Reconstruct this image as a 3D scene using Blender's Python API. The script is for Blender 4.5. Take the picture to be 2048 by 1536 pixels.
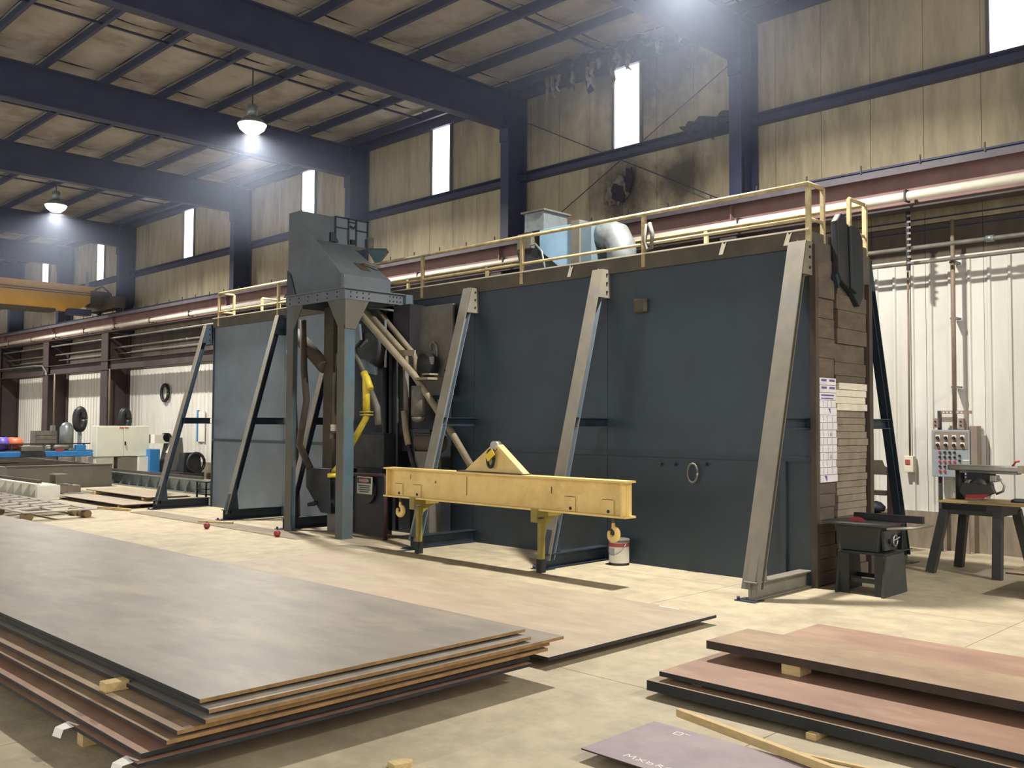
import bpy, bmesh, math, random
from mathutils import Vector, Matrix
random.seed(7)
for o in list(bpy.data.objects): bpy.data.objects.remove(o)
S = bpy.context.scene
COL = S.collection
# ------------------------------------------------------------------ camera
FPX, YAW, PITCH, ROLL, CAMZ = 1891.16, .780552, .0415579, .0056719, 2.0
_f = Vector((-math.sin(YAW)*math.cos(PITCH), math.cos(YAW)*math.cos(PITCH), math.sin(PITCH)))
_r = Vector((math.cos(YAW), math.sin(YAW), 0)); _u = _r.cross(_f)
_r2 = _r*math.cos(ROLL)+_u*math.sin(ROLL); _u2 = -_r*math.sin(ROLL)+_u*math.cos(ROLL)
cam = bpy.data.cameras.new('camera'); camo = bpy.data.objects.new('camera', cam); COL.objects.link(camo)
cam.sensor_fit = 'HORIZONTAL'; cam.sensor_width = 36; cam.lens = FPX/2048*36
cam.clip_end = 300
_m = Matrix((_r2, _u2, -_f)).transposed().to_4x4(); _m.translation = Vector((0, 0, CAMZ))
camo.matrix_world = _m
S.camera = camo
S.cycles.max_bounces = 8; S.cycles.volume_bounces = 0
def at(px, py, X=None, Y=None, Z=None):
    """surveying helper: the point of a plane X=, Y= or Z= seen along a sight line"""
    d = _r2*((px-1024)/FPX) - _u2*((py-768)/FPX) + _f
    if X is not None: t = X/d.x
    elif Y is not None: t = Y/d.y
    else: t = (Z-CAMZ)/d.z
    return Vector((0, 0, CAMZ)) + d*t
# ------------------------------------------------------------------ world and exposure
W = bpy.data.worlds.new('hall'); S.world = W; W.use_nodes = True
W.node_tree.nodes['Background'].inputs[0].default_value = (1.0, .97, .93, 1)
W.node_tree.nodes['Background'].inputs[1].default_value = 1.5
S.view_settings.view_transform = 'Standard'; S.view_settings.look = 'None'
S.view_settings.exposure = 0.0; S.view_settings.gamma = 1; S.view_settings.use_curve_mapping = False
LAMP_W = 1100; LAMP_COL = (1.0, .945, .86); WIN_STR = 5.0
LAMPS = [(-42.0, 10.6, 8.6), (-30.3, 10.6, 8.6), (-18.8, 10.7, 8.6), (-7.3, 10.7, 8.6), (4.2, 10.7, 8.6)]
for _l in LAMPS:
    _d = bpy.data.lights.new('lamp_light', 'AREA'); _d.shape = 'DISK'; _d.size = .36; _d.energy = LAMP_W; _d.color = LAMP_COL; _d.spread = math.radians(155)
    _o = bpy.data.objects.new('lamp_light', _d); _o.location = (_l[0], _l[1], _l[2]-.22); COL.objects.link(_o)
# ------------------------------------------------------------------ materials
def lin(h):
    if isinstance(h, str):
        c = [int(h[i:i+2], 16)/255 for i in (0, 2, 4)]
        return tuple(((v+.055)/1.055)**2.4 if v > .04045 else v/12.92 for v in c)
    return h
MATS = {}
def mat(name, a, b=None, rough=.6, metal=0, scale=3., bump=0., bscale=40., stretch=(1, 1, 1), c=None, cscale=.6, cmix=.5, emit=0, detail=6, world=False):
    """base colour a blended with b by noise, and optional large stains c"""
    if name in MATS: return MATS[name]
    m = bpy.data.materials.new(name); m.use_nodes = True; MATS[name] = m
    n = m.node_tree.nodes; l = m.node_tree.links; p = n['Principled BSDF']
    A = lin(a)+(1,); p.inputs['Roughness'].default_value = rough; p.inputs['Metallic'].default_value = metal
    p.inputs['Base Color'].default_value = A
    if emit:
        p.inputs['Emission Color'].default_value = A; p.inputs['Emission Strength'].default_value = emit
    if b or bump:
        tc = n.new('ShaderNodeTexCoord'); mp = n.new('ShaderNodeMapping'); mp.inputs['Scale'].default_value = stretch
        l.new(n.new('ShaderNodeNewGeometry').outputs['Position'] if world else tc.outputs['Object'], mp.inputs['Vector'])
    if b:
        nz = n.new('ShaderNodeTexNoise'); nz.inputs['Scale'].default_value = scale; nz.inputs['Detail'].default_value = detail
        nz.inputs['Roughness'].default_value = .65
        l.new(mp.outputs[0], nz.inputs['Vector'])
        r = n.new('ShaderNodeValToRGB'); r.color_ramp.elements[0].position = .35; r.color_ramp.elements[1].position = .65
        r.color_ramp.elements[0].color = A; r.color_ramp.elements[1].color = lin(b)+(1,)
        l.new(nz.outputs['Fac'], r.inputs[0]); out = r.outputs[0]
        if c:
            n2 = n.new('ShaderNodeTexNoise'); n2.inputs['Scale'].default_value = cscale; n2.inputs['Detail'].default_value = 8
            n2.inputs['Roughness'].default_value = .7; l.new(mp.outputs[0], n2.inputs['Vector'])
            r2 = n.new('ShaderNodeValToRGB'); r2.color_ramp.elements[0].position = .5; r2.color_ramp.elements[1].position = .68
            r2.color_ramp.elements[0].color = (0, 0, 0, 1); r2.color_ramp.elements[1].color = (cmix,)*3+(1,)
            l.new(n2.outputs['Fac'], r2.inputs[0])
            mx = n.new('ShaderNodeMix'); mx.data_type = 'RGBA'; l.new(r2.outputs[0], mx.inputs[0]); l.new(out, mx.inputs[6])
            mx.inputs[7].default_value = lin(c)+(1,); out = mx.outputs[2]
        l.new(out, p.inputs['Base Color'])
    if bump:
        nb = n.new('ShaderNodeTexNoise'); nb.inputs['Scale'].default_value = bscale; nb.inputs['Detail'].default_value = 4
        l.new(mp.outputs[0], nb.inputs['Vector']); bp = n.new('ShaderNodeBump'); bp.inputs['Strength'].default_value = bump
        bp.inputs['Distance'].default_value = .02; l.new(nb.outputs['Fac'], bp.inputs['Height']); l.new(bp.outputs[0], p.inputs['Normal'])
    return m
M_floor = mat('concrete', 'b2a68b', '9b9079', .62, scale=3.2, c='857c68', cscale=.9, cmix=.6, bump=.12, bscale=25)
M_joint = mat('joint_dark', '4a4438')
M_wallback = mat('wall_backing', '453e36', rough=.9)
M_panel = mat('wall_panel_beige', 'b2a78c', '9e937a', .75, scale=2.5, stretch=(2.2, 1, .35), c='6a6253', cscale=.55, cmix=.65, world=True)
M_liner = mat('liner_white', 'd2d1ca', 'c6c4bb', .5, scale=2, stretch=(1, 1, .2), world=True)
M_stem = mat('stem_concrete', '8d8371', '75695a', .85, scale=3, stretch=(2, 1, .5), c='5d5044', cscale=1.2, cmix=.6)
M_roof = mat('roof_insulation', 'b0a9a2', '9e978d', .9, scale=1.6, c='75695a', cscale=.8, cmix=.6, bump=.4, bscale=6, world=True)
M_steel = mat('structural_steel_dark', '2c3150', '363a56', .6, scale=2)
M_steelb = mat('structural_steel_brown', '473d3c', '3a3233', .65, scale=2)
M_red = mat('runway_red_primer', '937370', '84655f', .6, scale=2)
M_cap = mat('cap_channel_grey', '5c5760', '4d4952', .6)
M_whitepipe = mat('white_pipe', 'e6e2d6', 'd4cfbf', .4, scale=3)
M_pipe = mat('grey_pipe', '8c8a82', '6d6a62', .45, metal=.3)
M_conduit = mat('brown_conduit', '8a7868', '75655a', .6)
M_win = mat('window_glow', (1, 1, 1), emit=WIN_STR)
M_winframe = mat('window_frame', '5a5450', rough=.7)
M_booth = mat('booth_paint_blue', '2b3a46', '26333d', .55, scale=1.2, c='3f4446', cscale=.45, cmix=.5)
M_boothl = mat('booth_bluegrey', '6b7883', '606c76', .55, scale=1.3, c='5c5a52', cscale=.5, cmix=.45)
M_boothtop = mat('booth_dusty', '5a5347', '4a463e', .85, scale=3)
M_bracefr = mat('brace_grey', '7a7466', '6a665c', .6, scale=3, c='6b7880', cscale=1.0, cmix=.5)
M_bracedk = mat('brace_base_dark', '22303c', '1c2832', .5, scale=3)
M_rail = mat('railing_yellow', 'b0a078', '94855f', .6, scale=6, c='6d5c3c', cscale=3, cmix=.6)
M_board = mat('board_brown', '5d5245', '4d443a', .85, scale=3, stretch=(1, 1, 3), c='6d6254', cscale=2, cmix=.5)
M_boardl = mat('board_grey', '857a6a', '746a5c', .85, scale=4, c='978c7b', cscale=2.5, cmix=.5)
M_card = mat('card_cream', 'd6cfbe', 'c6beac', .8, scale=4)
M_print = mat('card_white', 'd9d6d8', 'c9c6ca', .7, scale=4)
M_purple = mat('print_purple', '5d4f8c', rough=.7)
M_greyprint = mat('print_grey', '9a97a2', rough=.7)
M_black = mat('black', '14141a', '1c1c22', .6)
M_darkmach = mat('machine_dark', '1e2328', '171b20', .6, scale=4, c='4a443a', cscale=2, cmix=.5)
M_machgrey = mat('machine_grey', '6a675f', '59574f', .7, scale=3, c='4a463f', cscale=2.5, cmix=.5)
M_hop = mat('hopper_dusty', '62696f', '565c62', .75, scale=2.2, c='5a6874', cscale=1.0, cmix=.6)
M_legblue = mat('hopper_blue', '4c6572', '42565f', .5, scale=1.5, c='6a5f50', cscale=1, cmix=.6)
M_legdust = mat('leg_dusty', '5a564c', '4f4c44', .7, scale=1.2, c='4c6572', cscale=.5, cmix=.9)
M_hopblue = mat('hopper_light_blue', '62747f', '56666f', .5, scale=2)
M_brownst = mat('dusty_brown_steel', '4c4338', '3f382f', .8, scale=3)
M_dustpipe = mat('dusty_pipe', '8b806a', '766d5b', .8, scale=5)
M_yel = mat('crane_yellow', 'e2c67e', 'd6b970', .45, scale=3, c='c0a25e', cscale=1.5, cmix=.5)
M_yeld = mat('stand_yellow', '8d7f38', '7a6d30', .5, scale=5)
M_yelpipe = mat('pipe_yellow', 'd8c23c', 'c4ae34', .45, scale=6, c='6d6428', cscale=4, cmix=.6)
M_craney = mat('overhead_crane_yellow', 'cf9f45', 'c2943f', .5, scale=1)
M_mill = mat('plate_mill_grey', '90887c', '7b766f', .45, scale=1.7, stretch=(.6, 1.6, 1), c='9c9380', cscale=1.1, cmix=.9)
M_millr = mat('plate_reddish', '9c7b68', '886a59', .55, scale=2.2, stretch=(.6, 1.8, 1), c='ad957c', cscale=1.3, cmix=.7)
M_millp = mat('plate_dusty_beige', 'a69a84', '938674', .55, scale=2.6, stretch=(.5, 1.4, 1), c='a88f80', cscale=.35, cmix=.8)
M_bandp = mat('wall_band_shaded', '5d544a', '4d453d', .85, scale=2, stretch=(2, 1, .4), c='3a342f', cscale=.8, cmix=.7, world=True)  # shade below the runway beam is put into this panel colour
M_milld = mat('plate_brown', '9a8269', '826c57', .6, scale=2.5, stretch=(.6, 1.8, 1), c='b09a7c', cscale=1.3, cmix=.7)
M_millv = mat('plate_violet_grey', '95868b', '83757b', .5, scale=3, c='9d9092', cscale=1, cmix=.6)
M_rust = mat('rusty_edge', '957548', '785a38', .75, scale=8)
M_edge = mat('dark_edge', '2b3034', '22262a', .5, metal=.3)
M_edgeb = mat('brown_edge', '3d3028', '2c241f', .7, scale=9)
M_wood = mat('pine', 'ccb480', 'b89f6c', .75, scale=5, stretch=(1, 6, 6))
M_woodg = mat('old_wood', '8f7a58', '776548', .85, scale=5)
M_white = mat('white_paint', 'd8d6cc', 'cbc9be', .5, scale=2)
M_cab = mat('cabinet_pale', 'd2d4c4', 'c8cabb', .45, scale=2)
M_blue = mat('machine_blue', '2f78b5', '2a6ca6', .45, scale=2)
M_tank = mat('tank_grey', '6d6a62', '605d56', .6, scale=2, c='7d7868', cscale=1, cmix=.5)
M_galv = mat('galvanised', '8f9698', '7d8486', .4, metal=.5, scale=8)
M_ductblue = mat('duct_light_blue', '8fb2cc', '7fa3c0', .35, scale=3)
M_orange = mat('orange_paint', 'b85a38', rough=.5)
M_ballred = mat('red_rubber', '8c2a2c', '7a2326', .5)
M_panelgrey = mat('panel_grey', '8e9498', '83898d', .5)
M_panelbr = mat('panel_taupe', '85776c', '7a6d63', .6)
M_green = mat('saw_green_black', '161b1a', '1d2221', .5)
M_sawgrey = mat('saw_grey', '3a3b39', '2f302f', .55, scale=4)
M_alu = mat('bare_metal', 'a5a39b', '8c8a84', .35, metal=.7)
M_redp = mat('red_plastic', 'a03038', rough=.5)
M_signred = mat('sign_red', '9a4a48', rough=.6)
M_signwhite = mat('sign_white', 'a5a69c', rough=.6)
M_text = mat('lettering_dark', '26262a', rough=.7)
M_chalk = mat('chalk', 'e8e4dc', rough=.9)
M_purpleb = mat('purple_plastic', '5a4aa0', rough=.5)
M_soot = mat('soot', '26242a', '34303a', .95, scale=6)
M_ragl = mat('torn_insulation_facing', '8c8478', '4a443f', .95, scale=5)
M_hose = mat('black_hose', '1a1a1c', rough=.5)
M_maroon = mat('maroon_paint', '3c2224', '2e1a1c', .6)
M_tagy = mat('tag_yellow', 'e0c030', rough=.6)
M_bulb = mat('lamp_refractor', (1.0, .93, .78), emit=6)
def add_soot(m, spots, col):
    """soot stains of their own ragged shape round damaged places of the wall"""
    n = m.node_tree.nodes; l = m.node_tree.links; p = n['Principled BSDF']; src = p.inputs['Base Color'].links[0].from_socket
    g = n.new('ShaderNodeNewGeometry')
    nz = n.new('ShaderNodeTexNoise'); nz.inputs['Scale'].default_value = 2.6; nz.inputs['Detail'].default_value = 9; nz.inputs['Roughness'].default_value = .7; l.new(g.outputs['Position'], nz.inputs['Vector'])
    for (c, r0, r1, amt) in spots:
        d = n.new('ShaderNodeVectorMath'); d.operation = 'DISTANCE'; l.new(g.outputs['Position'], d.inputs[0]); d.inputs[1].default_value = c
        mr = n.new('ShaderNodeMapRange'); mr.inputs[1].default_value = r0; mr.inputs[2].default_value = r1; mr.inputs[3].default_value = 1; mr.inputs[4].default_value = 0; l.new(d.outputs['Value'], mr.inputs[0])
        ad = n.new('ShaderNodeMath'); ad.operation = 'ADD'; l.new(mr.outputs[0], ad.inputs[0]); l.new(nz.outputs['Fac'], ad.inputs[1])
        m2 = n.new('ShaderNodeMapRange'); m2.inputs[1].default_value = .75; m2.inputs[2].default_value = 1.3; m2.inputs[3].default_value = 0; m2.inputs[4].default_value = amt; l.new(ad.outputs[0], m2.inputs[0])
        mx = n.new('ShaderNodeMix'); mx.data_type = 'RGBA'; l.new(m2.outputs[0], mx.inputs[0]); l.new(src, mx.inputs[6]); mx.inputs[7].default_value = lin(col)+(1,); src = mx.outputs[2]
    l.new(src, p.inputs['Base Color'])
add_soot(M_panel, [((-12.4, 15.85, 7.0), .1, 1.3, .85), ((-10.9, 15.85, 7.0), .1, 1.0, .8), ((-11.6, 15.85, 9.9), .5, 2.4, .8), ((-14.6, 15.85, 9.2), .2, 1.6, .5)], '2c2a2c')
# ------------------------------------------------------------------ mesh builder
def V(*a): return Vector(a)
def wloc(p):
    v = Vector((0, 0, 0))
    while p is not None: v += p.location; p = p.parent
    return v
class MB:
    def __init__(s): s.v = []; s.f = []; s.sm = []
    def add(s, vs, fs, smooth=False):
        k = len(s.v); s.v += [Vector(q) for q in vs]; s.f += [tuple(i+k for i in f) for f in fs]; s.sm += [smooth]*len(fs); return s
    def box(s, x0, x1, y0, y1, z0, z1):
        vs = [(x, y, z) for x in (x0, x1) for y in (y0, y1) for z in (z0, z1)]
        return s.add(vs, [(0, 1, 3, 2), (4, 6, 7, 5), (0, 4, 5, 1), (2, 3, 7, 6), (0, 2, 6, 4), (1, 5, 7, 3)])
    def prism(s, poly, ax, a, b):
        def P(q, t): return {'x': (t, q[0], q[1]), 'y': (q[0], t, q[1]), 'z': (q[0], q[1], t)}[ax]
        n = len(poly); vs = [P(q, a) for q in poly]+[P(q, b) for q in poly]
        return s.add(vs, [tuple(range(n)), tuple(range(2*n-1, n-1, -1))]+[(i, (i+1) % n, n+(i+1) % n, n+i) for i in range(n)])
    def sec(s, poly, p, q, up=(0, 0, 1)):
        """section polygon (side, up) swept from p to q"""
        p = Vector(p); q = Vector(q); w = (q-p).normalized(); u = Vector(up); u = (u-w*u.dot(w)).normalized(); sd = w.cross(u)
        n = len(poly); vs = [p+sd*a+u*b for a, b in poly]+[q+sd*a+u*b for a, b in poly]
        return s.add(vs, [tuple(range(n)), tuple(range(2*n-1, n-1, -1))]+[(i, (i+1) % n, n+(i+1) % n, n+i) for i in range(n)])
    def bar(s, p, q, w, h, up=(0, 0, 1)):
        return s.sec([(-w/2, -h/2), (w/2, -h/2), (w/2, h/2), (-w/2, h/2)], p, q, up)
    def ibeam(s, p, q, w, h, tf=.02, tw=.014, up=(0, 0, 1)):
        a, b, t = w/2, h/2, tw/2
        return s.sec([(-a, -b), (a, -b), (a, -b+tf), (t, -b+tf), (t, b-tf), (a, b-tf), (a, b), (-a, b), (-a, b-tf), (-t, b-tf), (-t, -b+tf), (-a, -b+tf)], p, q, up)
    def chan(s, p, q, w, h, t=.014, up=(0, 0, 1), flip=1):
        a, b = w*flip, h/2; t2 = t*flip
        return s.sec([(0, -b), (a, -b), (a, -b+t), (t2, -b+t), (t2, b-t), (a, b-t), (a, b), (0, b)], p, q, up)
    def tube(s, pts, r, n=10, caps=True):
        pts = [Vector(q) for q in pts]; rs = r if isinstance(r, (list, tuple)) else [r]*len(pts)
        k = len(s.v); N = len(pts); ref = None; vs = []
        for i, q in enumerate(pts):
            d = (pts[min(i+1, N-1)]-pts[max(i-1, 0)]).normalized()
            if ref is None: ref = d.orthogonal().normalized()
            ref = (ref-d*ref.dot(d)).normalized(); c = d.cross(ref)
            vs += [q+(ref*math.cos(2*math.pi*j/n)+c*math.sin(2*math.pi*j/n))*rs[i] for j in range(n)]
        fs = [(i*n+j, i*n+(j+1) % n, (i+1)*n+(j+1) % n, (i+1)*n+j) for i in range(N-1) for j in range(n)]
        s.add(vs, fs, True)
        if caps:
            s.f += [tuple(k+j for j in range(n)), tuple(k+(N-1)*n+j for j in range(n-1, -1, -1))]; s.sm += [False, False]
        return s
    def lathe(s, prof, c, n=20, ax='z', smooth=True, caps=True):
        c = Vector(c); k = len(s.v); vs = []
        for r, h in prof:
            for j in range(n):
                a = 2*math.pi*j/n; x, y = r*math.cos(a), r*math.sin(a)
                vs.append(c+Vector({'z': (x, y, h), 'x': (h, x, y), 'y': (x, h, y)}[ax]))
        N = len(prof)
        s.add(vs, [(i*n+j, i*n+(j+1) % n, (i+1)*n+(j+1) % n, (i+1)*n+j) for i in range(N-1) for j in range(n)], smooth)
        if caps:
            s.f += [tuple(k+j for j in range(n)), tuple(k+(N-1)*n+j for j in range(n))]; s.sm += [False, False]
        return s
    def quad(s, a, b, c, d): return s.add([a, b, c, d], [(0, 1, 2, 3)])
    def build(s, name, m, parent=None, bevel=0, origin=None):
        o0 = Vector(origin) if origin is not None else (wloc(parent) if parent else Vector((0, 0, 0)))
        me = bpy.data.meshes.new(name); me.from_pydata([q-o0 for q in s.v], [], s.f)
        for p, f in zip(me.polygons, s.sm): p.use_smooth = f
        bm = bmesh.new(); bm.from_mesh(me); bmesh.ops.recalc_face_normals(bm, faces=bm.faces); bm.to_mesh(me); bm.free()
        me.materials.append(m)
        ob = bpy.data.objects.new(name, me); COL.objects.link(ob)
        if parent:
            ob.parent = parent; ob.location = o0-wloc(parent)
        else: ob.location = o0
        if bevel:
            b = ob.modifiers.new('bevel', 'BEVEL'); b.width = bevel; b.segments = 2; b.limit_method = 'ANGLE'; b.angle_limit = .9
        return ob
def tag(o, label=None, cat=None, group=None, kind=None):
    if label: o['label'] = label
    if cat: o['category'] = cat
    if group: o['group'] = group
    if kind: o['kind'] = kind
    return o
def thing(name, label, cat, loc, group=None):
    o = bpy.data.objects.new(name, None); o.empty_display_size = .1; COL.objects.link(o); o.location = loc
    return tag(o, label, cat, group)
def copy_part(src, parent, loc, scale=None, rot=None):
    c = src.copy(); COL.objects.link(c); c.parent = parent
    c.location = Vector(loc)-wloc(parent) if parent else Vector(loc)
    if scale: c.scale = scale
    if rot: c.rotation_euler = rot
    return c
def box(name, m, parent, *a, bevel=0): return MB().box(*a).build(name, m, parent, bevel)
# ================================================================== SETTING
YW = 15.85; XL, XR = -62.0, 5.2
COLX = [-3.2, -9.27, -15.34, -21.5, -27.85, -36.7, -43.0, -49.3, -55.6]
# ---- floor: slabs with recessed control joints
floor = tag(MB().box(XL, 9, -7, 16.2, -.25, -.03).build('floor', M_joint), kind='structure')
xs = [-3.16-3.22*k for k in range(-3, 19)]; ys = [-6.5, -2.9, 1.49, 5.87, 10.3, 16.0]
sl = {}
for i in range(len(xs)-1):
    for j in range(len(ys)-1):
        x0, x1 = xs[i+1], xs[i]; y0, y1 = ys[j], ys[j+1]; c = ((x0+x1)/2, (y0+y1)/2, 0)
        o = MB().box(x0+.004, x1-.004, y0+.004, y1-.004, -.03, 0).build('floor_slab', M_floor, floor)
# ---- back wall
wall = tag(MB().box(XL, XR, YW+.04, YW+.14, 0, 10.1).build('wall_back', M_wallback), kind='structure')
SEAM = [4.77-.905*k for k in range(0, 74)]       # joints at -9.68, -8.78 ... as in the photograph
def panel_mesh(z0, z1, name, m, ribs):
    mb = MB(); w = .897
    mb.box(0, w, YW+.01, YW+.04, z0, z1)
    if ribs == 3:
        for k in range(3):
            x = .08+k*.3016
            mb.prism([(x-.035, YW+.01), (x-.018, YW-.022), (x+.018, YW-.022), (x+.035, YW+.01)], 'z', z0, z1)
    return mb.build(name, m, wall, origin=(0, 0, 0))
pu = panel_mesh(7.82, 9.95, 'upper_wall_panel', M_panel, 0); pm = panel_mesh(5.34, 7.68, 'middle_wall_panel', M_panel, 0)
pl = panel_mesh(.6, 4.72, 'liner_panel', M_liner, 3); pls = panel_mesh(.6, 4.0, 'liner_panel', M_liner, 3)
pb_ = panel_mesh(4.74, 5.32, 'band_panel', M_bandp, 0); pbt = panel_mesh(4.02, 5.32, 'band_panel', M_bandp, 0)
USED = []
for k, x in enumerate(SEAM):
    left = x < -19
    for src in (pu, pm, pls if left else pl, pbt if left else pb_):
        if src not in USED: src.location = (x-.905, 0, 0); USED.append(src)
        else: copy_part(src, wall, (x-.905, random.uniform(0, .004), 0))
for z, y in ((7.75, YW-.1), (5.33, YW-.02)):
    MB().chan((XL, y+.1, z), (XR, y+.1, z), .2 if z > 7 else .1, .2, .02, flip=1).build('girt', M_steel, wall)
MB().box(XL, XR, YW-.02, YW+.0, 4.7, 4.76).build('panel_joint_trim', M_liner, wall)
stem = tag(MB().box(XL, XR, YW-.05, YW+.04, 0, .6).build('baseboard_back', M_stem), kind='structure')
# ---- far end wall and right end closing
tag(MB().box(XL-.2, XL, -7, 16.2, 0, 10.1).build('wall_left', M_panel), kind='structure')
# ---- windows
for i, (x, w) in enumerate([(-4.69, .68), (-12.27, .68), (-18.28, .68), (-24.4, .68), (-32.1, .72), (-39.95, .73), (-46.3, .8)]):
    w2 = w/2
    fr = MB()
    for a in ((x-w2-.06, x-w2, 7.84, 9.68), (x+w2, x+w2+.06, 7.84, 9.68), (x-w2, x+w2, 7.84, 7.9), (x-w2, x+w2, 9.62, 9.68)):
        fr.box(a[0], a[1], YW-.05, YW+.03, a[2], a[3])
    wo = tag(fr.build('window_%d' % (i+1), M_winframe), kind='structure')
    MB().box(x-w2, x+w2, YW-.015, YW+.0, 7.9, 9.62).build('pane', M_win, wo)
# ---- columns (children of the wall)
for i, x in enumerate(COLX):
    MB().ibeam((x, 15.5, 5.4 if i < 5 else 5.4), (x, 15.5, 9.7), .26, .6, .025, .016, up=(0, 1, 0)).build('column', M_steel, wall)
    wl = .34 if i < 5 else .62
    x = x-(.45 if i >= 5 else 0)
    lc = MB().ibeam((x, 15.38, 0), (x, 15.38, 5.42), wl, .88, .03, .02, up=(0, 1, 0)).build('lower_column', M_steelb, wall)
    MB().box(x-wl/2-.05, x+wl/2+.05, 14.9, 15.85, 0, .03).build('base_plate', M_steelb, lc)
# diagonal rod bracing in the second bay
def rod(p, q): MB().tube([p, q], .011, 6).build('brace_rod', M_steel, wall)
rod(V(-15.1, 15.7, 9.0), V(-9.6, 15.7, 6.2)); rod(V(-9.6, 15.72, 9.0), V(-15.1, 15.72, 6.2))
# ---- ceiling
ceil = tag(MB().box(XL, XR, -7, 16.2, 10.06, 10.14).build('ceiling', M_wallback), kind='structure')
PUR = [15.25-1.335*k for k in range(0, 17)]
for y in PUR:
    MB().sec([(0, 0), (.075, 0), (.075, .02), (.012, .02), (.012, .22), (-.07, .22), (-.07, .235), (0, .235)], (XL, y, 9.64), (XR, y, 9.64)).build('purlin', M_steel, ceil)
MB().chan((XL, 15.72, 9.72), (XR, 15.72, 9.72), .1, .22, .02, flip=-1).build('eave_strut', M_steel, ceil)
for i, x in enumerate(COLX):
    mb = MB(); a, t = .13, .009
    # tapered rafter: web and two flanges
    mb.prism([(15.8, 8.7), (15.2, 8.82), (-7, 8.82), (-7, 9.62), (15.8, 9.62)], 'x', x-t, x+t)
    mb.box(x-a, x+a, -7, 15.8, 9.6, 9.63)
    mb.box(x-a, x+a, -7, 15.22, 8.8, 8.83)
    raf = mb.build('rafter', M_steel, ceil)
    for y in PUR[1:12:2]:
        for sx in (-1,): MB().bar((x+sx*.6, y, 9.66), (x+sx*.12, y, 8.86), .04, .04, up=(0, 1, 0)).build('flange_brace', M_steel, raf)
    # plates where the rafter meets the column
    MB().box(x-.14, x+.14, 15.17, 15.2, 8.5, 9.6).build('knee_plate', M_steel, raf)
def insul():
    mb = MB(); nx, ny = 8, 5; vs = []
    for a in range(nx+1):
        for b in range(ny+1):
            u, v = a/nx, b/ny
            vs.append((u-.5, v-.5, -.05*math.sin(math.pi*v)*(.6+.4*math.sin(math.pi*u))+.01*math.sin(9*u+5*v)))
    mb.add(vs, [(a*(ny+1)+b, (a+1)*(ny+1)+b, (a+1)*(ny+1)+b+1, a*(ny+1)+b+1) for a in range(nx) for b in range(ny)], True)
    return mb.build('insulation_panel', M_roof, ceil, origin=(0, 0, 0))
ins = insul(); first = True
edges = [XR]+COLX+[XL]
for i in range(len(edges)-1):
    x1, x0 = edges[i], edges[i+1]; n = 2 if x1-x0 > 3 else 1
    for q in range(n):
        xa, xb = x0+(x1-x0)*q/n, x0+(x1-x0)*(q+1)/n
        for k in range(-1, len(PUR)-1):
            y1 = PUR[k] if k >= 0 else 15.85; y0 = PUR[k+1]
            args = ((xa+xb)/2, (y0+y1)/2, 9.93)
            sc = (xb-xa-.035, y1-y0-.02, 1)
            if first: ins.location = args; ins.scale = sc; first = False
            else: copy_part(ins, ceil, args, sc, (0, 0, random.choice((0, math.pi))))
    if n == 2:
        xm = (x0+x1)/2
        MB().box(xm-.025, xm+.025, -6, 15.3, 9.7, 9.74).build('bridging_strap', M_steel, ceil)
        MB().box(xm+(x1-x0)*.25-.008, xm+(x1-x0)*.25+.008, -6, 15.3, 9.84, 9.86).build('seam_strap', M_steelb, ceil)
# ================================================================== CRANE RUNWAY AND WALL SERVICES
YR = 15.15
rw = thing('crane_runway_beam', 'long maroon crane runway girder with grey cap channel running along the back wall', 'runway beam', (-28, YR, 5.43))
MB().box(XL, XR, YR-.012, YR+.012, 5.5, 6.1).build('web', M_red, rw)
MB().box(XL, XR, YR-.17, YR+.17, 5.45, 5.5).build('bottom_flange', M_steelb, rw)
MB().chan((XL, 15.09, 6.09), (XR, 15.09, 6.09), .11, .54, .02, up=(0, 1, 0), flip=-1).build('cap_channel', M_cap, rw)
MB().box(XL, XR, YR-.1, YR+.1, 6.085, 6.1).build('top_flange', M_steelb, rw)
for x in COLX: MB().box(x-.012, x+.012, YR-.12, YR+.12, 5.5, 6.09).build('stiffener', M_red, rw)
rl = MB().ibeam((XL, YR, 6.17), (XR, YR, 6.17), .09, .1, .03, .03).build('rail', M_steel, rw)
xk = XR-.5
while xk > -45:
    MB().box(xk-.012, xk+.012, 14.8, 14.82, 6.08, 6.22).build('rail_clip', M_steelb, rw); xk -= .95
def pipe(name, label, cat, pts, r, m, group=None, n=10):
    o = thing(name, label, cat, pts[0], group); MB().tube(pts, r, n).build('pipe_run', m, o); return o
wp = pipe('white_service_pipe', 'thick white pipe strapped along the lower edge of the crane runway beam', 'pipe', [(XL, YR-.25, 5.62), (-20, YR-.25, 5.62), (XR, YR-.25, 5.62)], .075, M_whitepipe, n=14)
for x in range(-60, 5, 3): MB().box(x-.015, x+.015, YR-.34, YR-.15, 5.53, 5.72).build('pipe_clamp', M_steelb, wp)
pa = pipe('wall_pipe', 'upper bright grey pipe running level along the wall below the runway beam', 'pipe', [(XL, 15.3, 4.86), (XR, 15.3, 4.86)], .035, M_pipe, 'pipes along the back wall')
for x in (-4.9, -8, -11, -17, -24, -31, -38): MB().lathe([(.05, -.06), (.05, .06)], (x, 15.3, 4.86), 10, 'x').build('coupling', M_galv, pa)
pb = pipe('wall_pipe', 'lower thin grey pipe running along the wall just above the white liner', 'pipe', [(XL, 15.45, 4.64), (XR, 15.45, 4.64)], .028, M_pipe, 'pipes along the back wall')
pc = pipe('wall_pipe', 'grey pipe directly under the runway beam left of the blue booth', 'pipe', [(XL, 15.1, 5.22), (-21, 15.1, 5.22)], .035, M_pipe, 'pipes along the back wall')
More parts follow.
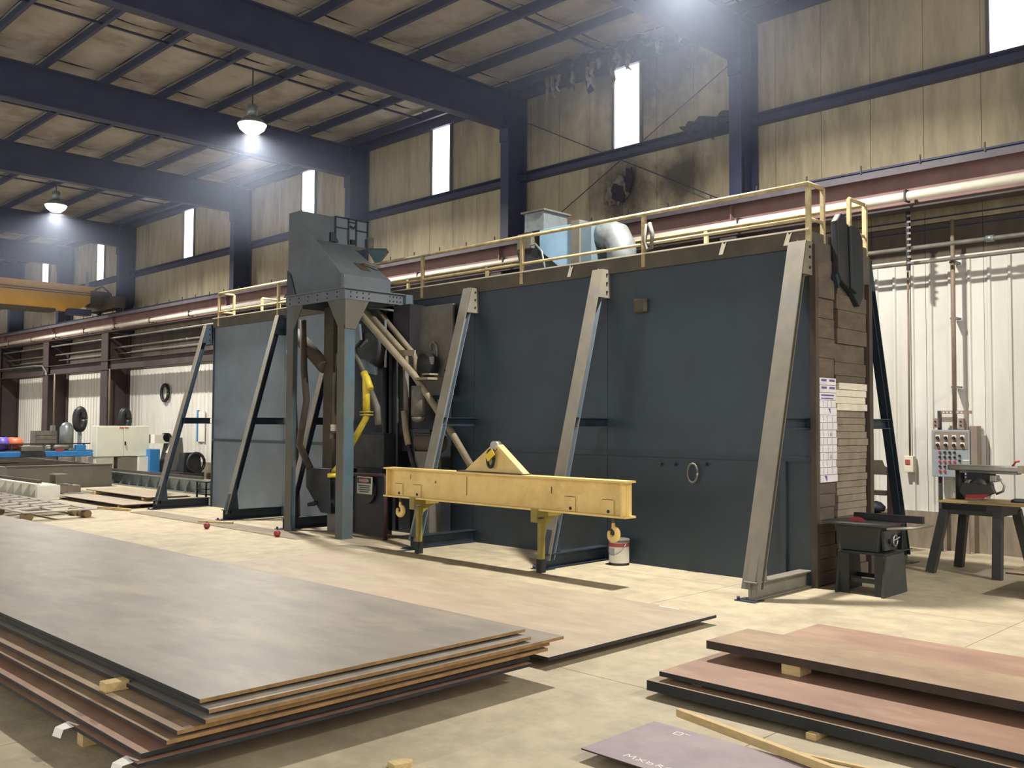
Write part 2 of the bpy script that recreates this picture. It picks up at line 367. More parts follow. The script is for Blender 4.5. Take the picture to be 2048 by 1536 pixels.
for p_, ys_, zs_ in ((pa, 15.3, 4.86), (pb, 15.45, 4.64)):
    for x in (-6.2, -14, -22, -30.5, -39, -47): MB().bar((x, ys_, zs_), (x, ys_, 5.5), .02, .02).build('hanger_rod', M_steelb, p_)
# strut hanger right
st = thing('strut_hanger', 'black slotted strut hanging from the runway beam above the white liner', 'hanger', (-6.1, 15.2, 4.5))
MB().chan((-6.1, 15.25, 4.5), (-6.1, 15.25, 5.46), .05, .05, .008, up=(0, 1, 0)).build('strut', M_black, st)
for k in range(9): MB().box(-6.13, -6.07, 15.215, 15.222, 4.6+k*.095, 4.635+k*.095).build('slot', M_pipe, st)
# lower horizontal beam left
lb = thing('horizontal_wall_beam', 'dark horizontal steel beam across the columns left of the booth', 'beam', (-40, 15.2, 3.98))
MB().ibeam((XL, 15.05, 4.17), (-19, 15.05, 4.17), .3, .38, .03, .02).build('beam', M_steelb, lb)
cd = thing('bent_conduit', 'pale conduit on the dark wall beam bending down at the dark column', 'conduit', (-50, 14.85, 4.4))
MB().tube([(-60, 14.86, 4.42), (-44.5, 14.86, 4.42), (-43.6, 14.86, 4.38), (-43.1, 14.86, 4.1), (-42.9, 14.8, 3.95)], .035, 8).build('conduit_run', M_galv, cd)
# conduits on the columns left
for (x, lab) in ((-36.5, 'pale conduit drop on the column behind the white control cabinet'), (-42.2, 'thin conduit drop ending in a small box on the dark column')):
    o = thing('conduit_drop', lab, 'conduit', (x, 14.88, 1.6)); MB().tube([(x, 14.9, 1.75), (x, 14.9, 4.0)], .035, 8).build('conduit_run', M_conduit, o)
    MB().box(x-.12, x+.12, 14.8, 14.94, 1.55, 1.8).build('junction_box', M_galv, o)
# thin conduit with switch box
sw = thing('wall_switch', 'small cream switch box at the end of a thin brown wall conduit', 'switch', (-6.33, 15.8, 1.22))
MB().tube([(-6.35, 15.78, 1.5), (-6.35, 15.78, 4.85)], .018, 8).build('conduit_run', M_conduit, sw)
b_ = MB().box(-6.43, -6.27, 15.71, 15.83, 1.23, 1.5).build('switch_box', M_card, sw, .01); MB().box(-6.4, -6.32, 15.7, 15.712, 1.36, 1.44).build('rocker', M_signred, b_)
vc = thing('wall_conduit', 'thick brown vertical conduit dropping to the control panel on the white wall', 'conduit', (-5.55, 15.7, 2.2))
MB().tube([(-5.57, 15.62, 1.94), (-5.57, 15.62, 5.3)], .033, 10).build('conduit_run', M_conduit, vc)
for z in (2.6, 3.7, 4.6): MB().box(-5.62, -5.52, 15.6, 15.83, z, z+.03).build('strap', M_galv, vc)
# sooty wall hole in second bay and torn insulation
hl = thing('torn_wall_patch', 'sooty torn hole in the wall panels at the crossing of two brace rods', 'damaged panel', (-12.5, YW-.03, 6.9))
def blob(cx, cz, rx, rz, y, n=18, sd=1, th=.03):
    r = random.Random(sd); pts = []
    for k in range(n):
        a = 2*math.pi*k/n; j = r.uniform(.65, 1.15); pts.append((cx+rx*j*math.cos(a), cz+rz*j*math.sin(a)))
    return MB().prism(pts, 'y', y, y+th)
blob(-12.55, 7.0, .34, .34, YW-.03, sd=3).build('torn_edge', M_ragl, hl); blob(-12.5, 6.93, .2, .24, YW-.05, sd=4, th=.02).build('hole_backing', M_soot, hl)
blob(-12.2, 7.16, .13, .28, YW-.07, sd=9, th=.03).build('hanging_flap', M_soot, hl)
def ragged(name, label, x0, x1, y, z, hang, sd, m1=M_ragl, m2=M_soot):
    r = random.Random(sd); o = thing(name, label, 'insulation', ((x0+x1)/2, y, z-.8))
    n = int((x1-x0)/.07); top = []; mb = MB(); prev = None; hs = 0
    for k in range(n+1):
        x = x0+(x1-x0)*k/n; t = k/n
        env = hang*(.35+.65*math.sin(math.pi*min(1, max(0, t))))
        hs = .55*hs+.45*r.uniform(.15, 1.0)*env
        dz = hs*(1.5 if r.random() < .16 else 1)
        yy = y+.1*math.sin(k*.9)+r.uniform(-.05, .05)
        row = [(x, yy+min(.35, hang*.5), z+min(.3, hang*.4)), (x+r.uniform(-.02, .02), yy+.1, z+.02), (x+r.uniform(-.03, .03), yy-.05, z-dz*.45), (x+r.uniform(-.03, .03), yy+r.uniform(-.08, .08), z-dz)]
        if prev:
            mb.add(prev+row, [(0, 1, 5, 4), (1, 2, 6, 5), (2, 3, 7, 6)])
        prev = row
    ob = mb.build('torn_sheet', m2, o); s_ = ob.modifiers.new('thickness', 'SOLIDIFY'); s_.thickness = .03
    for k in range(int((x1-x0)*4.2)):
        x = r.uniform(x0+.1, x1-.1); L = r.uniform(.25, .75)*hang; yy = y-.08+r.uniform(-.1, .05); z1 = z-r.uniform(.1, .45)*hang
        pts = [(x, yy, z1), (x+r.uniform(-.05, .05), yy, z1-L*.4), (x+r.uniform(-.07, .07), yy-.03, z1-L*.75), (x+r.uniform(-.08, .08), yy, z1-L)]
        MB().tube(pts, [.06, .045, .035, .012], 6).build('dangling_strip', m1, o)
    return o
ragged('torn_insulation', 'sooty torn insulation hanging in shreds from the eave above the middle window', -13.9, -11.2, 15.05, 9.72, .75, 5)
ragged('torn_insulation', 'blackened insulation sagging off the wall girt beside the right-hand upper column', -10.6, -9.45, 15.42, 7.85, .38, 12, M_soot)
ragged('torn_insulation', 'two dark shreds of insulation hanging near the top of the bay beside the upper column', -11.0, -9.6, 15.1, 9.62, .35, 21)
# ================================================================== LAMPS
for i, (l, lab) in enumerate(zip(LAMPS, ('high bay lamp farthest along the hall beyond the yellow crane', 'lit high bay lamp above the yellow crane girder', 'lit high bay lamp hanging above the abrasive hopper', 'high bay lamp just above the frame over the blue booth', 'high bay lamp right of the frame over the saws'))):
    o = thing('high_bay_lamp', lab, 'lamp', (l[0], l[1], l[2]-.2), 'high bay lamps')
    MB().lathe([(.02, .02), (.16, .03), (.27, .12), (.315, .215)], (l[0], l[1], l[2]-.2), 24, caps=True).build('glass_refractor', M_bulb, o)
    MB().lathe([(.32, .02), (.3, .06), (.22, .13), (.2, .16)], (l[0], l[1], l[2]), 24, caps=True).build('reflector_collar', M_galv, o)
    MB().lathe([(.12, .18), (.12, .42), (.09, .46)], (l[0], l[1], l[2]), 16).build('ballast_housing', M_galv, o)
    MB().tube([(l[0], l[1], l[2]+.45), (l[0], l[1], 9.96)], .015, 6).build('hanger', M_steel, o)
# ================================================================== OVERHEAD CRANE
cr = thing('overhead_crane', 'yellow box girder bridge crane high at the left', 'crane', (-37.2, 12, 6.2))
MB().prism([(-7, 6.2), (13.75, 6.17), (14.5, 6.66), (14.56, 7.16), (-7, 7.2)], 'x', -37.5, -37.0).build('bridge_girder', M_craney, cr)
MB().box(-37.62, -36.9, -7, 13.0, 6.08, 6.2).build('bottom_flange', M_brownst, cr)
MB().box(-36.995, -36.96, -7, 14.5, 6.88, 6.91).build('conductor_bar', M_brownst, cr); MB().box(-36.995, -36.96, -7, 14.5, 6.8, 6.82).build('conductor_bar', M_brownst, cr)
et = MB().box(-38.6, -35.9, 14.75, 15.2, 6.3, 6.75).build('end_truck', M_brownst, cr, .02)
for x in (-38.3, -36.2): MB().lathe([(.2, -.06), (.2, .06)], (x, YR, 6.43), 18, 'y').build('wheel', M_steel, et)
MB().box(-37.6, -36.9, 14.3, 15.0, 6.4, 7.0).build('end_connection', M_brownst, cr)
MB().box(-37.3, -37.2, 14.2, 14.3, 7.16, 7.75).build('stop_post', M_galv, cr)
MB().tube([(-37.05, 14.4, 7.0), (-36.9, 14.7, 7.2), (-36.6, 14.9, 6.9), (-36.5, 15, 6.5)], .03, 6).build('cable', M_hose, cr)
MB().box(-37.1, -36.6, 13.4, 14.2, 6.0, 6.22).build('drive_bracket', M_steel, cr)
# ================================================================== BLAST BOOTH
BX0, BX1, BY0, BY1 = -20.78, -5.62, 10.95, 12.55
booth = thing('blast_booth', 'long tall dark blue steel blasting enclosure with braces and a railing on top', 'enclosure', (-13, 11.7, 0))
def wallpanel(x0, x1, z0, z1, m, y=BY0):
    return MB().box(x0+.004, x1-.004, y, y+.04, z0, z1).build('front_panel', m, booth)
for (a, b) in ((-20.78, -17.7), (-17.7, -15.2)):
    wallpanel(a, b, 0, 1.54, M_boothl); wallpanel(a, b, 1.6, 4.3, M_boothl)  # paler copy of the booth colour: brighter light on the left painted in
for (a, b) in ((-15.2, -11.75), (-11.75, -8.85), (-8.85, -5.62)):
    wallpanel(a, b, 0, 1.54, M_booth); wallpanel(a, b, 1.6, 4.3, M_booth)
MB().box(BX0, BX1, BY0+.04, BY1-.04, .01, 4.3).build('core', M_black, booth)
MB().box(BX0, BX1, BY1-.04, BY1, 0, 4.3).build('rear_wall', M_booth, booth)
MB().box(BX0-.03, BX0, BY0-.03, BY1, 0, 4.3).build('end_wall', M_bracedk, booth)
MB().box(BX0, BX1, BY0-.03, BY0+.02, 1.54, 1.6).build('seam_angle', M_bracedk, booth)
MB().box(-6.02, -5.95, BY0-.05, BY0, .0, 1.54).build('corner_angle', M_booth, booth)
MB().box(BX0-.03, BX1+.02, BY0-.01, BY1+.02, 4.3, 4.42).build('roof_edge', M_boothtop, booth)
MB().box(BX0-.03, BX1+.02, BY0-.04, BY0-.01, 4.22, 4.45).build('toe_board', M_boothtop, booth)
MB().box(BX0-.03, BX1+.02, BY0-.06, BY0-.04, 4.435, 4.455).build('toe_board_lip', M_card, booth)  # cream colour stands in for light caught by the top edge
# railing
def railing(y, x0, x1, posts, retx=None, rety=None):
    for z in (5.02, 4.58):
        pts = [(x0, y, z), (x1, y, z)]
        if rety: pts = [(x0, rety, z)]+pts+[(x1, rety, z)]
        MB().tube(pts, .03 if z > 4.8 else .024, 8).build('rail', M_rail, booth)
    for x in posts: MB().box(x-.03, x+.03, y-.025, y+.025, 4.25, 5.02).build('railing_post', M_rail, booth)
    if rety:
        for x in (x0, x1): MB().box(x-.025, x+.025, rety-.025, rety+.025, 4.3, 5.02).build('railing_post', M_rail, booth)
railing(BY0-.03, -20.55, -5.62, [-20.55, -17.95, -15.5, -13.1, -10.6, -8.16, -5.62], rety=11.3)
railing(BY1-.02, -20.55, -5.62, [-20.55, -17.95, -15.5, -13.1, -10.6, -8.16, -5.62], rety=12.05)
# braces
def brace(x, sgn=-1, y0=BY0, ybase=9.6, ytop=10.78, plate=True, fm=M_bracefr, wid=.2, sm=M_bracedk):
    """raking prop: flange, dark web, base channel, strut, gusset; sgn -1 = front side, +1 = rear side"""
    p, q = V(x, ybase+.04*(-sgn), .12), V(x, ytop, 4.28)
    br = MB().bar(p, q, wid, .016, up=(0, sgn, .2)).build('brace', fm, booth)
    off = V(0, -sgn*.06, 0)
    MB().bar(p+off, q+off, .014, .11, up=(0, 1, 0)).build('brace_web', sm, br); MB().bar(p+off*1.9, q+off*1.9, wid*.8, .012, up=(0, sgn, .2)).build('rear_flange', sm, br)
    MB().ibeam(V(x, ybase, .11), V(x, y0, .11), .16, .2, .014, .012).build('base_channel', M_bracedk if x < -7 else M_bracefr, br)
    MB().box(x-.13, x+.13, ybase-.1, ybase+.12, 0, .012).build('foot_plate', M_bracedk, br)
    t = (2.02-.12)/(4.28-.12); ys = p.y+(q.y-p.y)*t
    MB().ibeam(V(x, ys+.09*(-sgn), 2.02), V(x, y0, 2.02), .14, .14, .012, .01).build('strut', M_bracedk, br)
    MB().prism([(p.y, .2), (p.y+.28*(-sgn), .2), (p.y+(q.y-p.y)*.18, .85)], 'x', x-.05, x+.05).build('toe_gusset', M_bracedk if x < -7 else fm, br)
    MB().prism([(q.y, 4.28), (y0, 4.28), (y0, 3.86), (q.y-(q.y-p.y)*.1, 3.86)], 'x', x-wid/2, x+wid/2).build('head_block', fm if plate else M_bracedk, br)
    for k in range(3): MB().lathe([(.018, 0), (.018, .012)], (x+wid/2, (q.y+y0)/2, 3.95+k*.13), 8, 'x').build('bolt', M_black, br)
    MB().lathe([(.02, 0), (.02, .035)], (x-.1, ybase-.06, .012), 8).build('anchor_bolt', M_steel, br)
    return br
for x in (-20.95, -17.75, -15.5): brace(x, wid=.15, plate=False)
for x in (-11.75, -8.9): brace(x, wid=.2, sm=M_boothl)
brace(-5.7, wid=.24, sm=M_bracefr)
for x in (-20.95, -15.5, -8.9, -5.7): brace(x, 1, BY1, 14.02, 12.75, wid=.13, fm=M_bracedk)
# right end: posts, stacked boards
MB().box(BX1, BX1+.08, BY0-.02, BY0+.06, 0, 4.25).build('end_post', M_brownst, booth)
MB().box(BX1, BX1+.1, BY1-.14, BY1-.04, 0, 3.9).build('end_post', M_brownst, booth); MB().box(BX1, BX1+.06, BY1-.01, BY1+.05, 0, 3.9).build('end_post', M_maroon, booth)
MB().box(BX1+.0, BX1+.05, BY0, BY1, 3.9, 4.3).build('end_header', M_boothtop, booth)
MB().box(BX1-.01, BX1+.02, BY0, BY1, 0, 3.9).build('end_wall', M_brownst, booth)
r = random.Random(11)
def board(y0, y1, z0, z1, m, x=0):
    return MB().box(BX1+.02, BX1+.05+x, y0, y1, z0+.003, z1-.003).build('end_board', m, booth)
z = 0.02
while z < 3.86:
    if 1.285 <= z+.001 and z < 2.59: h = .0935
    elif z < 1.285: h = min(.16, 1.285-z) if 1.285-z > .2 else 1.285-z
    else: h = .25
    prt = 1.28 < z < 2.59
    y1 = 11.46+(r.uniform(-.012, .02) if prt else r.uniform(-.05, .06))
    b = board(BY0+.07, y1, z, z+h, M_print if prt else M_board, (r.uniform(.03, .036) if prt else r.uniform(0, .03)))
    if prt:
        xx = BX1+.1; xm = max(v.co.x for v in b.data.vertices)+booth.location.x
        row = int((z-1.285)/.0935+.5)
        def pr_(a0, a1, c0, c1, m): MB().box(xm, xm+.002, a0, a1, z+h*c0, z+h*c1).build('print', m, b)
        if row >= 12: pr_(11.06, 11.2, .5, .8, M_purple); pr_(11.27, 11.42, .5, .8, M_purple)
        elif row == 11: pr_(11.06, 11.4, .55, .75, M_purple); pr_(11.06, 11.38, .15, .3, M_purple)
        elif row == 9: MB().prism([(11.24, z+h*.9), (11.3, z+h*.9), (11.3, z+h*.2)], 'x', xm, xm+.002).build('print', M_purple, b)
        elif row == 0: MB().prism([(11.12, z+h*.9), (11.19, z+h*.9), (11.19, z+h*.1)], 'x', xm, xm+.002).build('print', M_purple, b)
        else:
            for k in range(3): a0 = 11.08+.12*k+r.uniform(0, .03); pr_(a0, a0+.01, .1, .9, M_greyprint)
            if row in (6, 3): MB().prism([(11.27, z+h*.15), (11.33, z+h*.15), (11.3, z+h*.85)], 'x', xm, xm+.002).build('print', M_greyprint, b)
    z += h
z = 0.02
while z < 3.86:
    m = M_card if 2.18 < z < 2.5 else (M_boardl if .7 < z < 2.18 else M_board)
    h = r.choice((.17, .2, .24)) if z > 2.55 or z < .7 else .0905
    board(11.49+r.uniform(-.03, .06), 12.36+r.uniform(-.02, .02), z, min(z+h, 3.9), m, r.uniform(0, .035)); z += h
# folded rubber flap at the top of the end
mb = MB(); prof = [(11.38, 4.6), (11.5, 4.72), (11.62, 4.7), (11.66, 4.6), (12.0, 4.6), (12.12, 4.45), (12.14, 3.7), (12.0, 3.55), (11.8, 3.72), (11.5, 3.85), (11.42, 3.95)]
mb.prism(prof, 'x', BX1+.06, BX1+.16)
mb.prism([(11.66, 4.58), (11.84, 4.6), (11.86, 3.7), (11.7, 3.76)], 'x', BX1+.15, BX1+.2)
mb.build('rubber_flap', M_darkmach, booth, .02)
MB().prism([(11.42, 3.95), (11.5, 3.85), (11.46, 3.75), (11.38, 3.9)], 'x', BX1+.06, BX1+.13).build('flap_edge', M_bracedk, booth)
# bright paper clips / tags on the top edge, small fittings
for p in ((1140, 543), (1445, 497), (1575, 478)):
    c = at(*p, Y=BY0-.06); MB().add([c+V(-.06, 0, -.08), c+V(.0, 0, -.08), c+V(.06, 0, .08), c+V(.02, 0, .05), c+V(0, 0, .1)], [(0, 1, 2, 3, 4)]).build('paper_scrap', M_card, booth).modifiers.new('t', 'SOLIDIFY').thickness = .006
lk = MB().tube([at(1385+10*math.cos(a), 946+19*math.sin(a), Y=BY0-.05) for a in [k*math.pi/8 for k in range(17)]], .014, 6).build('hanging_link', M_machgrey, booth)
for px in (1322, 1350, 1412): MB().box(*(lambda c: (c.x-.03, c.x+.03, BY0-.06, BY0, c.z-.02, c.z+.02))(at(px, 928, Y=BY0))).build('lug', M_bracedk, booth)
c = at(1285, 612, Y=BY0); MB().box(c.x-.1, c.x+.1, BY0-.09, BY0, c.z-.1, c.z+.1).build('floodlight_bracket', M_brownst, booth, .02)
# fan unit on the booth roof
fu = thing('extractor_fan', 'pale blue extractor fan with galvanised elbow duct on the booth roof', 'fan', (-10.6, 12.0, 4.42))
YF = 12.0
MB().prism([(-10.95, 4.95), (-10.95, 5.3), (-10.2, 5.3), (-10.2, 4.5), (-10.35, 4.5)], 'y', YF-.3, YF+.3).build('fan_housing', M_ductblue, fu, .01)
MB().box(-10.2, -10.02, YF-.34, YF+.34, 4.47, 5.34).build('flange_ring', M_machgrey, fu)
MB().box(-10.02, -9.8, YF-.3, YF+.3, 4.5, 5.28).build('duct_box', M_hopblue, fu)
MB().tube([(-9.82, YF, 5.06), (-9.66, YF, 5.1), (-9.52, YF, 5.04), (-9.42, YF, 4.86), (-9.4, YF, 4.42)], .24, 16).build('elbow_duct', M_galv, fu)
MB().box(-11.3, -10.85, YF-.3, YF+.3, 5.3, 5.62).build('inlet_box', M_galv, fu); MB().box(-11.35, -10.8, YF-.35, YF+.35, 5.62, 5.65).build('inlet_cap', M_machgrey, fu)
MB().prism([(-11.5, 4.98), (-10.95, 5.02), (-10.2, 4.46), (-11.35, 4.46)], 'y', YF-.28, YF+.28).build('base_hood', M_darkmach, fu)
MB().box(-11.45, -11.1, YF-.34, YF-.1, 5.0, 5.28).build('motor_box', M_machgrey, fu, .02)
MB().tube([(-11.1, YF-.36, 5.05), (-10.95, YF-.4, 5.05), (-10.8, YF-.4, 4.9), (-10.7, YF-.38, 4.44)], .018, 8).build('flexible_conduit', M_galv, fu)
rp = thing('roof_cable_loop', 'grey cable loop hung on the booth railing right of the extractor fan', 'cable', (-8.15, 10.85, 4.6))
MB().tube([V(-8.02, 10.86, 4.86), V(-7.96, 10.85, 4.7), V(-7.98, 10.85, 4.5), V(-8.05, 10.85, 4.48), V(-8.1, 10.85, 4.6), V(-8.06, 10.86, 4.85)], .03, 8).build('cable_loop', M_machgrey, rp)
# ================================================================== ABRASIVE HOPPER
HX0, HX1, HY0, HY1 = -15.3, -13.47, 9.5, 10.75
hop = thing('abrasive_hopper', 'dusty grey hopper with sloped hood standing on a tall blue steel frame', 'hopper', (-14.4, 10.1, 0))
# frame
for (x, y) in ((HX0, HY0), (HX1, HY0)):
    sx = 1 if x == HX0 else -1
    lg = MB().sec([(0, 0), (sx*.22, 0), (sx*.22, .02), (sx*.02, .02), (sx*.02, .22), (0, .22)], (x, y, 0), (x, y, 4.15), up=(0, 1, 0)) if False else MB()
    lg.box(min(x, x+sx*.02), max(x, x+sx*.02), y+.02, y+.22, 0, 4.15); lo = lg.build('leg', M_legblue, hop)
    MB().box(min(x, x+sx*.21), max(x, x+sx*.21), y, y+.02, 0, 4.15).build('leg_flange', M_legdust, lo)
for x in (HX0, HX1): 
    sx = 1 if x == HX0 else -1
    MB().box(min(x, x+sx*.2), max(x, x+sx*.2), HY1-.2, HY1-.18, 0, 4.15).build('leg', M_brownst, hop)
MB().box(-14.98, -14.68, 10.1, 10.45, 1.15, 4.15).build('elevator_trunk', M_brownst, hop)
ring = MB(); ring.box(HX0-.02, HX1+.02, HY0-.02, HY0+.02, 4.13, 4.31); ring.box(HX1-.02, HX1+.02, HY0+.02, HY1, 4.13, 4.31); ring.box(HX0-.02, HX0+.02, HY0+.02, HY1, 4.13, 4.31); ring.box(HX0, HX1, HY1, HY1+.04, 4.13, 4.31)
ring.box(HX0-.04, HX1+.06, HY0-.06, HY1+.04, 4.31, 4.33)
rg = ring.build('ring_beam', M_hop, hop)
for k in range(6):
    for zz in (4.18, 4.26):
        if k in (0, 1, 2, 3): MB().lathe([(.013, 0), (.013, .012)], (HX1+.02, HY0+.1+.13*k, zz), 8, 'x').build('bolt', M_black, rg)
        MB().lathe([(.013, 0), (.013, -.012)], (HX0+.12+.3*k, HY0-.02, zz), 8, 'y').build('bolt', M_black, rg)
for k in range(4):
    for zz in (4.18, 4.26): MB().lathe([(.013, 0), (.013, .012)], (HX1+.02, HY1-.3+.08*k, zz), 8, 'x').build('bolt', M_black, rg)
MB().box(HX1-.05, HX1+.12, HY1, HY1+.2, 4.03, 4.32).build('end_box', M_hopblue, hop, .01)
# gussets under the ring beam
for (a, b) in ((HX0, 1), (HX1, -1)):
    MB().prism([(a, 4.13), (a+b*.52, 4.13), (a+b*.21, 3.68), (a, 3.68)], 'y', HY0-.005, HY0+.015).build('gusset', M_legdust, hop)
MB().prism([(HY0, 4.13), (HY0+.5, 4.13), (HY0+.22, 3.62), (HY0, 3.62)], 'x', HX1-.015, HX1+.012).build('gusset', M_legdust, hop)
# hopper body
side = [(-15.45, 4.34), (-15.45, 5.93), (-15.02, 5.93), (-15.0, 5.68), (-13.72, 4.6), (-13.72, 4.34)]
MB().prism(side, 'y', 9.6, 9.62).build('side_plate', M_hop, hop)
MB().prism([(-15.43, 4.34), (-15.43, 5.91), (-15.0, 5.91), (-15.0, 5.42), (-13.7, 4.6), (-13.7, 4.34)], 'y', 9.62, 10.66).build('hood', M_hop, hop)
MB().prism([(-15.46, 4.34), (-15.15, 4.34), (-15.34, 4.75), (-15.46, 4.85)], 'y', 9.58, 9.6).build('side_opening', M_bracedk, hop)
MB().box(-15.3, -14.985, 10.3, 11.1, 5.41, 5.93).build('head_box', M_boothl, hop)
for y in (10.32, 10.62, 10.8, 11.07): MB().box(-14.985, -14.965, y-.015, y+.015, 5.42, 5.93).build('door_bar', M_bracedk, hop)
for (y0, y1, z) in ((10.32, 10.62, 5.72), (10.8, 11.07, 5.72), (10.62, 10.8, 5.86), (10.32, 11.1, 5.92)): MB().box(-14.985, -14.965, y0, y1, z-.01, z+.012).build('door_bar', M_bracedk, hop)
MB().box(-14.99, -14.93, 10.66, 10.76, 5.44, 5.52).build('latch', M_black, hop); MB().tube([(-14.95, 10.64, 5.78), (-14.94, 10.72, 5.74), (-14.95, 10.76, 5.8)], .015, 6).build('door_handle', M_black, hop)
MB().prism([(10.2, 5.43), (10.38, 5.43), (10.28, 5.6), (10.2, 5.6)], 'x', -14.99, -14.95).build('access_flap', M_bracedk, hop)
MB().lathe([(.06, 0), (.24, .22), (.26, .24)], (-14.55, 11.0, 5.05), 4, smooth=False).build('funnel', M_legblue, hop); MB().lathe([(.27, 0), (.27, .02)], (-14.55, 11.0, 5.29), 4, smooth=False).build('funnel_rim', M_bracedk, hop)
MB().lathe([(.07, 0), (.07, .3)], (-14.9, 11.08, 5.3), 12).build('vent_canister', M_machgrey, hop)
s_ = MB(); s_.bar((-14.15, 10.35, 4.95), (-13.95, 10.62, 4.86), .05, .04); s_.build('hood_bracket', M_machgrey, hop); MB().prism([(-14.2, 4.93), (-13.95, 4.77), (-13.97, 4.75), (-14.22, 4.9)], 'y', 10.2, 10.4).build('hood_patch', M_brownst, hop)
# chutes inside the frame
def tp(pts, Y): return [at(a, b, Y=Y) for a, b in pts]
MB().tube(tp([(590, 668), (612, 690), (650, 735)], 10.1), .13, 10).build('feed_chute', M_brownst, hop)
MB().tube(tp([(606, 640), (608, 740), (613, 800), (603, 860), (599, 890), (621, 938)], 9.95), .065, 10).build('return_pipe', M_brownst, hop)
MB().tube(tp([(577, 700), (588, 780), (592, 900), (596, 1040)], 10.3), .05, 8).build('vertical_rail', M_brownst, hop)
bt = MB().prism([(at(612, 938, Y=9.9).x, 1.15), (at(660, 938, Y=9.9).x, 1.15), (at(662, 1000, Y=9.9).x, .35), (at(642, 1000, Y=9.9).x, .35), (at(612, 975, Y=9.9).x, .8)], 'y', 9.9, 10.5).build('elevator_boot', M_darkmach, hop)
MB().box(-14.65, -14.35, 10.0, 10.4, 0, .4).build('boot_foot', M_machgrey, hop)
for k in range(3): MB().lathe([(.035, 0), (.035, .14)], (-15.0+.08*k, 9.82, .48+.02*k), 8, 'y').build('valve', M_black, hop)
MB().box(*(lambda a, b: (a.x, b.x, 10.0, 10.05, b.z, a.z))(at(661, 849, Y=10.0), at(669, 862, Y=10.0))).build('notice_tag', M_card, hop)
MB().tube(tp([(665, 866), (665, 878)], 10.0), .05, 8).build('tag_canister', M_machgrey, hop)
# rear machinery cluster
mc = thing('blast_machine', 'dark cluster of pipes, housings and motor between the hopper and the booth', 'machine', (-13.0, 10.5, 0))
MB().tube([at(716, 622, Y=9.9), at(828, 750, Y=10.3), at(893, 848, Y=10.5), at(942, 932, Y=10.6)], .06, 10).build('slanted_pipe', M_dustpipe, mc)
MB().tube(tp([(733, 622), (806, 704), (811, 716), (812, 740)], 10.35), .055, 10).build('slanted_pipe', M_dustpipe, mc)
MB().tube(tp([(756, 622), (827, 708), (831, 720), (831, 745)], 10.5), .05, 10).build('slanted_pipe', M_dustpipe, mc)
c = tp([(792, 706), (830, 706)], 10.3); MB().bar(c[0], c[1], .04, .1).build('pipe_bracket', M_dustpipe, mc)
MB().tube(tp([(812, 740), (813, 828)], 10.35), .05, 10).build('hose', M_machgrey, mc); MB().tube(tp([(808, 822), (812, 862), (817, 890)], 10.3), .055, 10).build('rubber_sleeve', M_dustpipe, mc); MB().tube(tp([(817, 888), (822, 915), (830, 940)], 10.3), .04, 8).build('hose', M_black, mc)
yp = MB().tube(tp([(728, 745), (732, 756), (733, 826)], 9.85), .065, 12).build('yellow_pipe', M_yelpipe, mc)
MB().tube(tp([(733, 826), (733, 834), (716, 866), (701, 893), (676, 935), (668, 944)], 9.85), .055, 12).build('lower_bend', M_yelpipe, yp)
for z in (824, 830): c = at(733, z, Y=9.85); MB().lathe([(.12, -.012), (.12, .012)], c, 14).build('flange', M_yeld, yp)
MB().tube(tp([(733, 754), (741, 778)], 9.85), .06, 10).build('branch', M_yelpipe, yp); c = at(666, 951, Y=9.8); MB().lathe([(.1, -.03), (.1, .03), (.06, .05)], c, 12).build('end_flange', M_yelpipe, yp)
MB().tube(tp([(704, 690), (728, 745)], 9.95), .04, 10).build('feed_pipe', M_machgrey, mc); MB().tube(tp([(738, 775), (754, 815), (757, 850)], 10.05), .06, 10).build('feed_pipe', M_machgrey, mc)
# wheel housing, covers
MB().lathe([(.3, -.12), (.34, -.1), (.34, .1), (.3, .12)], at(745, 700, Y=10.35), 20, 'y').build('wheel_housing', M_darkmach, mc)
MB().prism([(a.x, a.z) for a in tp([(721, 718), (738, 722), (755, 735), (755, 750), (738, 746), (724, 735)], 10.1)], 'y', 10.05, 10.1).build('cover_plate', M_hopblue, mc)
MB().prism([(a.x, a.z) for a in tp([(704, 640), (722, 646), (725, 680), (712, 695), (704, 690)], 10.2)], 'y', 10.15, 10.2).build('blue_guard', M_hopblue, mc)
MB().bar(*tp([(722, 695), (734, 681)], 10.05), .03, .05).build('lever', M_hop, mc)
MB().box(*(lambda a, b: (a.x, b.x, 10.2, 10.8, b.z, a.z))(at(712, 866, Y=10.2), at(766, 938, Y=10.2)), bevel=.0).build('gear_case', M_darkmach, mc) if False else MB().box(at(712, 866, Y=10.2).x, at(766, 938, Y=10.2).x, 10.2, 10.8, at(766, 938, Y=10.2).z, at(712, 866, Y=10.2).z).build('gear_case', M_darkmach, mc, .02)
MB().box(-13.95, -13.0, 10.55, 10.93, 1.5, 4.1).build('rear_panel', M_black, mc)
MB().box(-13.0, -12.3, 10.6, 10.93, .05, 2.4).build('lower_housing', M_darkmach, mc)
for k, (px, r_) in enumerate(((770, .04), (782, .035), (795, .03))): MB().tube(tp([(px, 690), (px-1, 1060)], 10.45), r_, 8).build('riser_pipe', M_darkmach, mc)
MB().tube(tp([(771, 640), (771, 735)], 10.4), .025, 8).build('riser_pipe', M_galv, mc)
MB().tube(tp([(741, 615), (786, 621)], 10.5), .02, 8).build('header_pipe', M_galv, mc)
